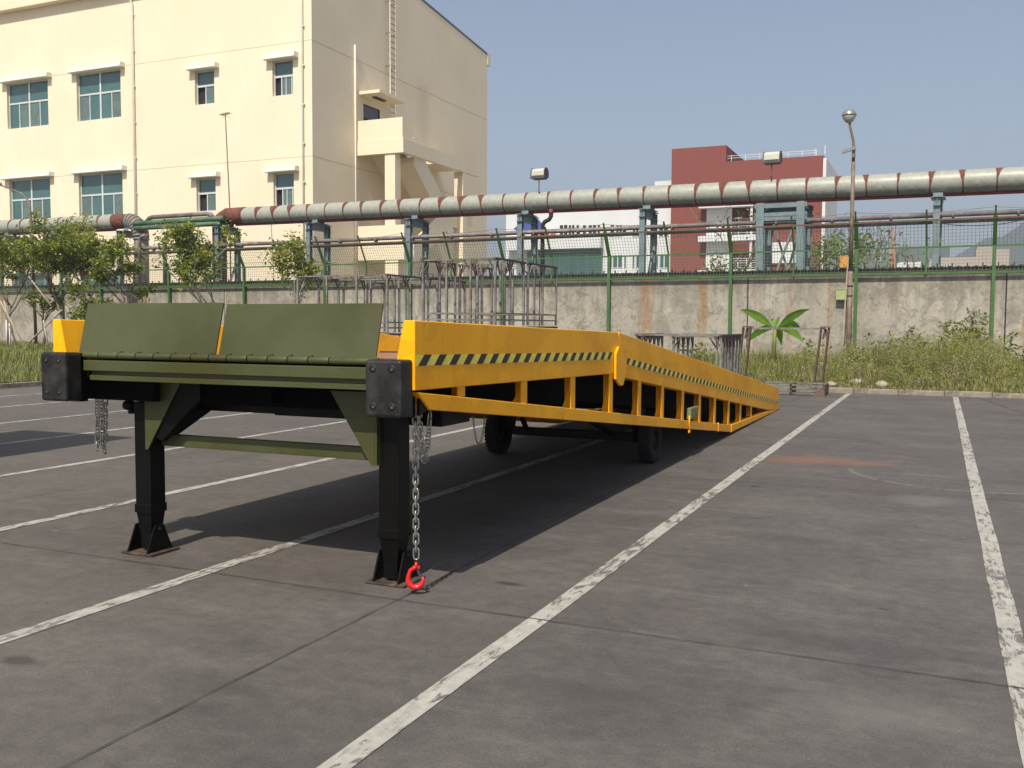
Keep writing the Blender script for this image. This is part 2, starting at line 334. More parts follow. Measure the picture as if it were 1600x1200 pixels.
# ------------------------------------------------------------------ mesh builder
class MB:
    def __init__(s): s.v = []; s.f = []; s.mi = []; s.sm = []
    def quadmesh(s, vs, fs, mi=0, smooth=False):
        k = len(s.v); s.v += [tuple(p) for p in vs]; s.f += [tuple(i + k for i in f) for f in fs]
        s.mi += [mi] * len(fs); s.sm += [smooth] * len(fs); return s
    def box(s, x0, x1, y0, y1, z0, z1, mi=0):
        vs = [(x, y, z) for x in (x0, x1) for y in (y0, y1) for z in (z0, z1)]
        return s.quadmesh(vs, [(0, 1, 3, 2), (4, 6, 7, 5), (0, 4, 5, 1), (2, 3, 7, 6), (0, 2, 6, 4), (1, 5, 7, 3)], mi)
    def bar(s, p0, p1, wa, wb, up=(0, 0, 1), mi=0):
        p0 = Vector(p0); p1 = Vector(p1); d = (p1 - p0).normalized(); a = d.cross(Vector(up))
        if a.length < 1e-4: a = d.cross(Vector((1, 0, 0)))
        a.normalize(); b = a.cross(d)
        vs = [p + a * (wa / 2 * i) + b * (wb / 2 * j) for p in (p0, p1) for i in (-1, 1) for j in (-1, 1)]
        return s.quadmesh(vs, [(0, 1, 3, 2), (4, 6, 7, 5), (0, 4, 5, 1), (2, 3, 7, 6), (0, 2, 6, 4), (1, 5, 7, 3)], mi)
    def tube(s, pts, r, n=10, mi=0, caps=True, closed=False):
        pts = [Vector(p) for p in pts]; rr = r if isinstance(r, (list, tuple)) else [r] * len(pts); m = len(pts); k = len(s.v)
        a = None
        for i, p in enumerate(pts):
            if closed: d = pts[(i + 1) % m] - pts[i - 1]
            else: d = pts[min(i + 1, m - 1)] - pts[max(i - 1, 0)]
            d.normalize()
            if a is None:
                a = d.cross(Vector((0, 0, 1)));
                if a.length < .05: a = d.cross(Vector((1, 0, 0)))
            a = (a - d * a.dot(d)).normalized(); b = d.cross(a)
            for j in range(n):
                t = 2 * math.pi * j / n; s.v.append(tuple(p + (a * math.cos(t) + b * math.sin(t)) * rr[i]))
        for i in range(m if closed else m - 1):
            for j in range(n):
                i2 = (i + 1) % m
                s.f.append((k + i * n + j, k + i * n + (j + 1) % n, k + i2 * n + (j + 1) % n, k + i2 * n + j)); s.mi.append(mi); s.sm.append(True)
        if caps and not closed:
            s.f.append(tuple(k + j for j in range(n))[::-1]); s.f.append(tuple(k + (m - 1) * n + j for j in range(n))); s.mi += [mi, mi]; s.sm += [False, False]
        return s
    def prism(s, poly, d, mi=0):
        n = len(poly); d = Vector(d); vs = [Vector(p) for p in poly] + [Vector(p) + d for p in poly]
        fs = [tuple(range(n))[::-1], tuple(range(n, 2 * n))] + [(i, (i + 1) % n, n + (i + 1) % n, n + i) for i in range(n)]
        return s.quadmesh(vs, fs, mi)
    def lathe(s, prof, c, n=20, mi=0, axis='z'):
        k = len(s.v); m = len(prof)
        for r, h in prof:
            for j in range(n):
                t = 2 * math.pi * j / n
                q = {'z': (r * math.cos(t), r * math.sin(t), h), 'x': (h, r * math.cos(t), r * math.sin(t)), 'y': (r * math.cos(t), h, r * math.sin(t))}[axis]
                s.v.append((c[0] + q[0], c[1] + q[1], c[2] + q[2]))
        for i in range(m - 1):
            for j in range(n):
                s.f.append((k + i * n + j, k + i * n + (j + 1) % n, k + (i + 1) * n + (j + 1) % n, k + (i + 1) * n + j)); s.mi.append(mi); s.sm.append(True)
        return s

def root_of(o):
    while o.parent: o = o.parent
    return o
RAMP_FIT = False
def ramp_fit(v):
    """the superstructure converges very slightly towards the camera end (surveyed from the shadows)"""
    x, y, z = v; k = .962 + (min(max(y, 4.7), 19.2) - 4.7) * .036 / 14.5
    wgt = min(1, max(0, (-2.8 - x) / 2.94)) * (k - .962) * 2.94
    return (x * k + wgt, y * k, 1.6 + (z - 1.6) * k)
def put(name, mb, mats, parent=None, bevel=0.0, recalc=True, auto=True):
    """one mesh object; mb is in world coordinates, stored relative to the thing's origin"""
    if RAMP_FIT: mb.v = [ramp_fit(v) for v in mb.v]
    me = bpy.data.meshes.new(name)
    org = root_of(parent).location if parent else Vector((0, 0, 0))
    me.from_pydata([(v[0] - org[0], v[1] - org[1], v[2] - org[2]) for v in mb.v], [], mb.f)
    if not isinstance(mats, (list, tuple)): mats = [mats]
    for m in mats: me.materials.append(m)
    me.polygons.foreach_set('material_index', mb.mi); me.polygons.foreach_set('use_smooth', mb.sm)
    if recalc:
        b = bmesh.new(); b.from_mesh(me); bmesh.ops.recalc_face_normals(b, faces=b.faces); b.to_mesh(me); b.free()
    o = bpy.data.objects.new(name, me); C.objects.link(o); o.parent = parent
    if bevel:
        bv = o.modifiers.new('bevel', 'BEVEL'); bv.width = bevel; bv.segments = 2; bv.limit_method = 'ANGLE'; bv.angle_limit = R(40)
    return o
def tag(o, label, cat, group=None, kind=None):
    if label: o['label'] = label
    if cat: o['category'] = cat
    if group: o['group'] = group
    if kind: o['kind'] = kind
    return o
def thing(name, label, cat, loc, group=None):
    o = bpy.data.objects.new(name, None); C.objects.link(o); o.location = loc; o.empty_display_size = .2
    return tag(o, label, cat, group)
def struct(name, mb, mats, **k):
    o = put(name, mb, mats, **k); o['kind'] = 'structure'; return o
def at_part(name, me_obj, parent, offset):
    """copy of a part sharing mesh data, moved by offset"""
    c = me_obj.copy(); C.objects.link(c); c.parent = parent; c.location = Vector(me_obj.location) + Vector(offset); return c
def copy_thing(o, loc, label):
    r = o.copy(); C.objects.link(r); r.location = loc; r['label'] = label
    for ch in o.children:
        c = ch.copy(); C.objects.link(c); c.parent = r
        for g in ch.children:
            d = g.copy(); C.objects.link(d); d.parent = c
    return r

# ================================================================== SETTING
def sstep(a, b, x):
    t = max(0, min(1, (x - a) / (b - a))); return t * t * (3 - 2 * t)
def verge_h(x, y):
    if y > 36: return 0.0
    dy = y - 24.75; dx = -21.05 - x
    d = max(dy, dx)
    if d < 0: return 0
    n = .05 * math.sin(x * 1.3 + y * .7) + .04 * math.sin(x * 2.9 - y * 1.7)
    return .11 + (.30 + .08 * sstep(-8, -30, x)) * sstep(0, 6, d) + n * sstep(0, 2, d)
g = MB(); S = 2500
g.quadmesh([(-S, -S, -.004), (S, -S, -.004), (S, S, -.004), (-S, S, -.004)], [(0, 1, 2, 3)])
struct('ground', g, mat('far_ground', (.30, .275, .235), .95, var=.15, scale=.05))
g = MB(); g.quadmesh([(-70, -12, 0), (30, -12, 0), (30, 24.75, 0), (-70, 24.75, 0)], [(0, 1, 2, 3)])
struct('car_park', g, MT['ground'])
# parking lines
for i, X in enumerate((2.72, .385, -1.95, -4.28, -6.60, -8.93, -11.30, -13.62, -16.25, -18.6)):
    g = MB(); dx = .03 if X < .3 else 0
    y0 = -1.5; segs = 60; wv = random.Random(i)
    vs = []; fs = []; prev = 0
    for k in range(segs + 1):
        y = y0 + (24.42 - y0) * k / segs; j = wv.uniform(-.004, .004)
        vs += [(X - .058 + j, y, .004), (X + .058 + j, y, .004)]
        if k: fs.append((2 * k - 2, 2 * k - 1, 2 * k + 1, 2 * k))
    g.quadmesh(vs, fs)
    struct('parking_line', g, MT['line'])
# slab joints: narrow wandering dark strips
def joint(p0, p1, wd, name='expansion_joint'):
    g = MB(); p0 = Vector(p0); p1 = Vector(p1); L = (p1 - p0).length; n = int(L / .12); d = (p1 - p0).normalized(); a = Vector((-d.y, d.x, 0)); off = 0; vs = []; fs = []
    rr = random.Random(int(L * 10))
    for k in range(n + 1):
        off = off * .9 + rr.uniform(-.004, .004); ww = wd * rr.uniform(.5, 1.3)
        q = p0 + d * (L * k / n) + a * off
        vs += [q - a * ww / 2, q + a * ww / 2]
        if k: fs.append((2 * k - 2, 2 * k - 1, 2 * k + 1, 2 * k))
    g.quadmesh(vs, fs); struct(name, g, MT['crack'])
joint((-2.83, -1, .008), (-2.86, 24, .008), .0065)
joint((-7.6, -1, .008), (-7.6, 24, .008), .006)
joint((-30, 5.05, .008), (2.7, 4.70, .008), .007)
joint((-30, 10.0, .008), (2.7, 9.9, .008), .006)
joint((.9, 24, .008), (1.9, 17.5, .008), .012)

# verge: heightfield sheet
g = MB(); nx, ny = 170, 60; xs = [-75 + i * .8 for i in range(nx)]; ys = [10 + j * .42 for j in range(ny)]
idx = {}
for j, y in enumerate(ys):
    for i, x in enumerate(xs):
        idx[i, j] = len(g.v); g.v.append((x, y, max(verge_h(x, y), -.02) if (y > 24.7 or x < -21) else -.05))
for j in range(ny - 1):
    for i in range(nx - 1):
        xc = xs[i] + .4; yc = ys[j] + .2
        if yc > 24.85 or xc < -21.3:
            g.f.append((idx[i, j], idx[i + 1, j], idx[i + 1, j + 1], idx[i, j + 1])); g.mi.append(0); g.sm.append(True)
struct('grass_verge', g, MT['soil'], recalc=False)
# kerb, stone by stone
kb = thing('kerb', 'low concrete kerb edging the grass verge, turning a corner at the left', 'kerb', (-21, 24.7, 0))
first = None
for side in range(2):
    cnt = 31 if side == 0 else 16
    for i in range(cnt):
        if side == 0:
            x = -20.85 + i; o_ = (x, 24.55, 0)
            m = MB().box(.006, .994, 0, .16, -.05, .12)
        else:
            m = MB().box(-.16, 0, .006, .994, -.05, .12); o_ = (-20.86, 23.55 - i, 0)
        if i == 0:
            k0 = put('kerb_stone', m, MT['kerb'], kb, bevel=.012); k0.data.transform(Matrix.Translation(kb.location)); k0.location = Vector(o_) - kb.location
        else:
            c = k0.copy(); C.objects.link(c); c.parent = kb; c.location = Vector(o_) - kb.location
        if i: c.location += Vector((0, 0, random.uniform(-.012, .006)))

# hills far away on the right and behind
g = MB(); vs = []; fs = []; n = 120
for k in range(n + 1):
    ang = R(-62 + 95 * k / n); rr_ = 1300
    x = rr_ * math.sin(-YAW + ang + R(20)); y = rr_ * math.cos(-YAW + ang + R(20))
    a = ang
    px_ang = (-YAW + ang + R(20)) + YAW       # angle right of view axis
    h = 20 + 80 * sstep(R(7), R(20), px_ang) + 100 * math.exp(-((px_ang - R(31.5)) / R(4.3)) ** 2) + 4 * math.sin(k * 1.7) + 3 * math.sin(k * 4.1)
    vs += [(x * .9, y * .9, -5), (x, y, max(4, h * .55)), (x * 1.15, y * 1.15, max(5, h)), (x * 1.5, y * 1.5, -5)]
    if k:
        b = 4 * k
        for q in range(3): fs.append((b - 4 + q, b + q, b + q + 1, b - 3 + q))
g.quadmesh(vs, fs, smooth=True); struct('hills', g, MT['hill'])

# ================================================================== PERIMETER WALL
WT = 3.2
wl = thing('perimeter_wall', 'long weathered grey concrete wall with rust streaks behind the verge', 'wall', wp(20))
s0, s1 = -12, 49
pan = [s0 + .01]
while pan[-1] < s1: pan.append(pan[-1] + 7.6)
shift = 45.35 - min(pan, key=lambda q: abs(q - 45.35)); pan = [p + shift for p in pan]
for a, b in zip(pan[:-1], pan[1:]):
    m = MB(); P = [wp(a + .02, 0, -.1), wp(b - .02, 0, -.1), wp(b - .02, .24, -.1), wp(a + .02, .24, -.1)]
    m.prism(P, (0, 0, WT + .1)); put('wall_panel', m, MT['wallc'], wl)
m = MB()
for a in pan: m.prism([wp(a - .02, .03, 0), wp(a + .02, .03, 0), wp(a + .02, .2, 0), wp(a - .02, .2, 0)], (0, 0, WT - .03))
put('joint_filler', m, MT['crack'], wl)
# corrugated dark lean-to roof edge rising just behind the wall
rf = thing('shed_roof', 'dark corrugated sheet roof edge rising just behind the concrete wall', 'roof', wp(20, .5, 0))
m = MB(); prev = None; vs = []; fs = []
N_ = int((s1 - s0) / .12)
for k in range(N_ + 1):
    s = s0 + k * .12; z = 3.45 + (.035 if k % 2 else 0) ; o_ = .3 + (.04 if k % 2 else 0)
    vs += [wp(s, o_, 3.02), wp(s, o_, z), wp(s, 2.2, z + .03)]
    if k: b = 3 * k; fs += [(b - 3, b, b + 1, b - 2), (b - 2, b + 1, b + 2, b - 1)]
m.quadmesh(vs, fs); put('roof_sheet', m, MT['darkroof'], rf, recalc=False)
m = MB(); s = s0
while s < s1: m.bar(wp(s, .36, 3.45), wp(s, .36, 3.57), .035, .035); s += .42
o = put('roof_hook', m, MT['darkroof'], rf); o['kind'] = 'stuff'
m = MB().box(-60, 12, 35.2, 35.3, 0, 3.2); 
m = MB()
for s in range(int(s0), int(s1), 4): m.bar(wp(s, 1.9, 0), wp(s, 1.9, 3.4), .12, .12)
o = put('roof_post', m, MT['greysteel'], rf)

# ================================================================== FENCE ON THE WALL
fe = thing('mesh_fence', 'green steel fence with wire mesh and cranked posts on top of the concrete wall', 'fence', wp(20, -.1, 0))
big = [-9.3, -5.0, -.2, 4.72, 7.41, 11.81, 16.2, 20.49, 24.62, 28.72, 32.9, 37.2, 41.15, 45.0, 48.6]
small = [22.56, 26.47, 30.68, 35.05, 39.23, 43.16, 47.0, 18.3, 14.0, 9.6]
zb, zm, zt = 3.22, 4.03, 4.80
lean = -.42
def fence_pt(s, k, z):      # k=0 vertical part, >0 part of the cranked top
    f = max(0, (z - zm) / (zt - zm)); return wp(s, -.12 + lean * f, z)
for i, s in enumerate(big):
    m = MB(); wd = .13 if s > 30 else .11
    z0 = verge_h(*wp(s, -.12)[:2]) - .05
    m.bar(wp(s, -.12, z0), fence_pt(s, 0, zm), wd, .10); m.bar(fence_pt(s, 0, zm), fence_pt(s, 1, zt + .06), wd * .85, .07)
    m.bar(fence_pt(s, 1, zt), fence_pt(s, 1, zt + .34), .05, .04)
    put('post', m, MT['green'], fe)
for s in small:
    m = MB(); m.bar(wp(s, -.12, zb), fence_pt(s, 0, zm), .055, .05); m.bar(fence_pt(s, 0, zm), fence_pt(s, 1, zt + .3), .05, .045)
    put('post', m, MT['green'], fe)
for z, mt, r in ((zb + .03, 'green', .055), (zm, 'green', .04), (zt, 'greenr', .04)):
    m = MB(); m.bar(fence_pt(s0, 0, z) + Vector((0, -.02, 0)), fence_pt(s1, 0, z) + Vector((0, -.02, 0)), r, r * 1.3); put('rail', m, MT[mt], fe)
m = MB(); s = s0; k = 0
while s < s1:
    wd = .009
    m.bar(fence_pt(s, 0, zb), fence_pt(s, 0, zm), wd, .006); m.bar(fence_pt(s, 0, zm), fence_pt(s, 0, zt), wd, .006); s += .105
for q in range(1, 8): z = zb + (zm - zb) * q / 8; m.bar(fence_pt(s0, 0, z), fence_pt(s1, 0, z), .006, .009)
for q in range(1, 8): z = zm + (zt - zm) * q / 8; m.bar(fence_pt(s0, 0, z), fence_pt(s1, 0, z), .006, .009)
o = put('wire_mesh', m, MT['wire'], fe, recalc=False); o['kind'] = 'stuff'
m = MB(); allp = sorted(big)
for a, b in zip(allp[:-1], allp[1:]):
    pts = [fence_pt(a + (b - a) * t / 8, 1, zt + .3 - .10 * math.sin(math.pi * t / 8) * (1 + .3 * math.sin(a))) for t in range(9)]
    m.tube(pts, .008, 5, caps=False)
put('barbed_wire', m, MT['wire'], fe, recalc=False)

# ================================================================== PIPE RACK
PO = 3.5
def pz(s): return 6.93 - (s + 5) * .0100
def ppos(s): return wp(s, PO, pz(s))
pipe = thing('insulated_pipe', 'large grey clad overhead pipe with rust wedges at every joint', 'pipe', wp(12, PO, 0))
m = MB()
ang = math.atan2(WU.y, WU.x); tilt = math.atan2(-.01, 1)
# the run: left leg ends in a downward elbow, right leg starts beside it
left_end, right_start = 5.4, 11.9
def core(a, b, r=.375):
    mm = MB(); mm.tube([ppos(a), ppos(b)], r, 28); return mm
put('core_pipe', core(-12, left_end), MT['rustpipe'], pipe); put('core_pipe', core(right_start, 52), MT['rustpipe'], pipe)
seg_me = None
L = 1.0
def add_segments(a, b, rnd):
    global seg_me
    s = a
    while s < b - .3:
        l = L
        if seg_me is None:
            mm = MB(); n = 28; vs = []; fs = []
            # local x from 0 to L so the joint sits at x = 0 and x = L
            prof = [(0, .378), (.012, .388), (.03, .390), (l - .03, .392), (l - .01, .388), (l - .006, .378)]
            mm.lathe([(r, h) for h, r in prof], (0, 0, 0), 32, axis='x')
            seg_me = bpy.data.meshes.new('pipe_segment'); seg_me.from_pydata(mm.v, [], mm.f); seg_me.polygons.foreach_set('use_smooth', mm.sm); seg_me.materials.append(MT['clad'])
        o = bpy.data.objects.new('pipe_segment', seg_me); C.objects.link(o); o.parent = pipe
        o.location = ppos(s) - pipe.location; o.rotation_euler = (0, -tilt, ang)
        o.rotation_euler.rotate_axis('X', rnd.uniform(-.35, .35))
        s += l
rs = random.Random(4); add_segments(-11.6, 4.6, rs); add_segments(13.0, 51, rs)
# rusty elbow going down at the left
def elbow(s, sgn, r=.39, down=3.2, mt='rustpipe', Rb=.85):
    mm = MB(); c = ppos(s); pts = []
    for k in range(9):
        t = math.pi / 2 * k / 8; pts.append(c + WU * (sgn * Rb * math.sin(t)) + Vector((0, 0, -Rb * (1 - math.cos(t)))))
    pts.append(pts[-1] + Vector((0, 0, -down)))
    mm.tube(pts[:9], r, 24); m2 = MB(); m2.tube(pts[8:], r * .92, 24)
    return mm, m2, pts
e1, e2, pts = elbow(left_end - .1, 1)
put('elbow', e1, MT['rustpipe'], pipe); put('riser', e2, MT['thinpipe'], pipe)
for k in range(9):   # mitre bands of the cladding that survive on the elbow
    p = pts[k]; q = pts[min(k + 1, 8)] if k < 8 else pts[9]
    d = (q - p).normalized(); mm = MB(); mm.tube([p + d * .03, p + d * .13], .40, 24); put('elbow_band', mm, MT['greysteel'], pipe)
mm = MB(); a = ppos(right_start); mm.tube([a, a + WU * 1.2], .40, 24); put('end_collar', mm, MT['rustpipe'], pipe)
mm = MB(); pts = [ppos(right_start) + WU * (-.5 * math.sin(t)) + Vector((0, 0, -.5 * (1 - math.cos(t)))) for t in [math.pi / 2 * k / 6 for k in range(7)]]
mm.tube(pts + [pts[-1] + Vector((0, 0, -4.4))], .34, 20); put('elbow', mm, MT['rustpipe'], pipe)
# dark red pipe slung beneath
rp = thing('red_pipe', 'thin dark red pipe slung right under the big clad pipe', 'pipe', wp(20, PO, 0))
mm = MB(); mm.tube([ppos(12.5) + Vector((0, -.05, -.43)), ppos(52) + Vector((0, -.05, -.43))], .05, 10); put('pipe_run', mm, MT['redpipe'], rp)
mm = MB(); mm.tube([ppos(-12) + Vector((0, -.05, -.43)), ppos(4.4) + Vector((0, -.05, -.43))], .05, 10); put('pipe_run', mm, MT['redpipe'], rp)
# lower twin pipes
tp = thing('twin_pipes', 'pair of dull purple grey pipes running below the big clad pipe', 'pipe', wp(20, 2.9, 0))
def tz(s): return 5.33 if s > 16 else 5.33 + (16 - s) * .002
for dz, off, r in ((0, 2.9, .085), (-.20, 3.1, .075), (.02, 3.3, .06)):
    mm = MB(); mm.tube([wp(-12, off, tz(-12) + dz), wp(16, off, 5.33 + dz), wp(52, off, 5.30 + dz)], r, 10); put('pipe_run', mm, MT['thinpipe'], tp)
mm = MB(); mm.tube([wp(-11.4, 2.9, 5.33), wp(-11.32, 2.9, 5.33)], .11, 10); cpl = put('coupling', mm, MT['thinpipe'], tp)
for k in range(1, 33): at_part('coupling', cpl, tp, WU * (1.9 * k) + Vector((0, 0, tz(-11.4 + 1.9 * k) - tz(-11.4))))
# green link pipes between the two big elbows
gp = thing('green_pipes', 'two green pipes and a grey one linking the rusty elbows at the left', 'pipe', wp(8.5, 3.4, 0))
for i, (a, b, z, r, mt) in enumerate(((6.2, 12.2, 6.62, .13, 'greenpipe'), (6.4, 12.0, 6.36, .11, 'greenpipe'), (7.4, 11.2, 6.88, .11, 'thinpipe'))):
    mm = MB(); mm.tube([wp(a, 3.0 - i * .12, z), wp(b, 3.0 - i * .12, z)] if i < 2 else [wp(a - .35, 3.0, 6.62), wp(a - .12, 3.0, z - .04), wp(a + .1, 3.0, z), wp(b - .1, 3.0, z), wp(b + .12, 3.0, z - .04), wp(b + .35, 3.0, 6.62)], r, 12); put('pipe_run', mm, MT[mt], gp)
for s in (6.9, 8.6):
    mm = MB(); mm.tube([wp(s, 2.7, 3.4), wp(s, 2.7, 5.7), wp(s + .12, 2.7, 5.9), wp(s + .45, 2.7, 5.98)], .10, 10); put('riser', mm, MT['thinpipe'], gp)
mm = MB(); mm.lathe([(.02, -.12), (.14, -.1), (.16, 0), (.14, .1), (.02, .12)], tuple(wp(9.3, 2.7, 5.98)), 12, axis='x'); mm.tube([wp(9.3, 2.7, 5.98), wp(9.3, 2.7, 6.3)], .03, 6); mm.tube([wp(9.1, 2.7, 5.98), wp(9.8, 2.7, 5.98)], .06, 8)
put('valve', mm, MT['rustpipe'], gp)

def h_col(m, x, off, z0, z1, w_=.21, mi=0):
    p = lambda ds, do, z: wp(x + ds, off + do, z)
    t = .02
    for do in (-w_ / 2, w_ / 2): m.bar(p(0, do, z0), p(0, do, z1), w_, t, up=WN, mi=mi)
    m.bar(p(0, 0, z0), p(0, 0, z1), t, w_ - t, up=WN, mi=mi)
sup = [(-3.9, 'leftmost blue grey steel trestle carrying the big pipe behind the trees'), (-.16, 'blue grey steel trestle behind the leafy tree left of the elbow'),
       (5.35, 'blue grey steel trestle beside the rusty downward elbow'), (11.93, 'blue grey steel trestle under the rusty end of the right pipe run'),
       (17.36, 'blue grey steel trestle in front of the corner of the cream building'), (22.69, 'blue grey steel trestle in front of the outside staircase'),
       (27.96, 'blue grey steel trestle under the floodlight left of the middle'), (33.10, 'blue grey steel trestle in front of the white building'),
       (43.25, 'rightmost blue grey steel trestle, against the open sky')]
for s, lab in sup:
    t = thing('pipe_trestle', lab, 'pipe support', wp(s, 3.5, 0), 'steel trestles carrying the big pipe')
    top = pz(s) - .42 - .16
    for off in (2.85, 4.15):
        m = MB(); h_col(m, s, off, 0, top - .02); put('column', m, MT['bluegrey'], t)
    m = MB(); m.bar(wp(s, 2.65, top + .02 - .0), wp(s, 4.35, top + .02), .26, .03); m.bar(wp(s, 2.65, top - .26), wp(s, 4.35, top - .26), .22, .02); m.bar(wp(s, 2.68, top - .12), wp(s, 4.32, top - .12), .02, .24)
    put('cross_beam', m, MT['bluegrey'], t)
    m = MB(); m.prism([wp(s - .22, 3.0, top + .045), wp(s + .22, 3.0, top + .045), wp(s + .22, 4.0, top + .045), wp(s - .22, 4.0, top + .045)], (0, 0, .02)); m.bar(wp(s, 3.25, top + .06), wp(s, 3.25, pz(s) - .36), .3, .02, up=WN); m.bar(wp(s, 3.75, top + .06), wp(s, 3.75, pz(s) - .36), .3, .02, up=WN)
    put('saddle', m, MT['bluegrey'], t)
    m = MB(); m.bar(wp(s, 4.1, 4.7), wp(s, 3.0, 2.2), .1, .06); m.bar(wp(s, 2.7, 5.18), wp(s, 4.3, 5.18), .12, .1); put('brace', m, MT['greysteel'], t)
# the braced twin trestle
t = thing('braced_pipe_tower', 'four legged braced blue grey steel tower under the pipe by the red building', 'pipe support', wp(38.2, 3.5, 0))
top = pz(38.2) - .52
for s in (37.5, 38.9):
    for off in (2.85, 4.15):
        m = MB(); h_col(m, s, off, 0, top, .27); put('column', m, MT['bluegrey'], t)
for z in (top - .1, top - .55, 5.55):
    m = MB(); 
    for off in (2.85, 4.15): m.bar(wp(37.3, off, z), wp(39.1, off, z), .14, .16)
    for s in (37.5, 38.9): m.bar(wp(s, 2.7, z - .002), wp(s, 4.3, z - .002), .12, .14)
    put('cross_beam', m, MT['bluegrey'], t)
m = MB(); m.bar(wp(37.6, 2.95, 2.2), wp(38.8, 2.95, 5.6), .12, .07); m.bar(wp(37.9, 4.0, 2.2), wp(38.7, 4.0, 5.3), .12, .07); put('brace', m, MT['greysteel'], t)
m = MB(); m.bar(wp(38.8, 3.9, 2.0), wp(37.7, 3.9, 5.5), .08, .07); put('brace', m, MT['greysteel'], t)

# black goose neck vent pipe
s_, z_ = wall_s(850, 345, 3.2)
t = thing('swan_neck_pipe', 'black swan neck pipe dropping from the big pipe near the blue logo', 'pipe', wp(s_, 3.2, 0))
def P_(x, y, off): s, z = wall_s(x, y, off); return wp(s, off, z)
m = MB(); m.tube([P_(861, 330, 3.2), P_(861, 338, 3.2), P_(858, 343, 3.2), P_(852, 346, 3.2), P_(848.5, 350, 3.2), P_(847.5, 358, 3.2), P_(848, 440, 3.2)], .085, 10); put('pipe_run', m, MT['darkroof'], t)
m = MB(); m.tube([P_(861, 327, 3.2), P_(861, 335, 3.2)], .095, 10); put('collar', m, MT['redpipe'], t)

# floodlights
def flood(px, py, lab, off=3.2):
    s, z = wall_s(px, py, off); t = thing('floodlight', lab, 'floodlight', wp(s, off, pz(s) + .3), 'drum floodlights on poles above the pipe')
    c = wp(s, off, z)
    m = MB(); m.tube([wp(s - .02, off, pz(s) + .3), c + Vector((-.02, 0, -.15))], .022, 8); put('pole', m, MT['pole'], t)
    m = MB(); k = []
    # half drum body: upper shell pale, lower dark
    prof = [(-.20, -.20), (-.17, .08), (-.08, .18), (.06, .20), (.17, .12), (.21, -.02), (.18, -.16)]
    poly = [c + WN * y + Vector((0, 0, zz)) - WU * .28 for y, zz in prof]; m.prism(poly, WU * .56); put('housing', m, MT['floodw'], t, bevel=.02)
    for sg in (-1, 1):
        m = MB(); poly = [c + WN * (y * 1.12) + Vector((0, 0, zz * 1.12)) + WU * (sg * .29 - .015) for y, zz in prof]; m.prism(poly, WU * .03); put('end_plate', m, MT['floodd'], t)
    m = MB(); poly = [c + WN * y + Vector((0, 0, zz)) - WU * .26 for y, zz in [(-.21, -.22), (-.2, -.10), (.17, -.14), (.15, -.24)]]; m.prism(poly, WU * .52); put('visor', m, MT['floodd'], t)
flood(843, 271, 'drum floodlight on a thin pole above the pipe, left of the middle')
flood(1207, 246, 'drum floodlight on a thin pole in front of the red building')

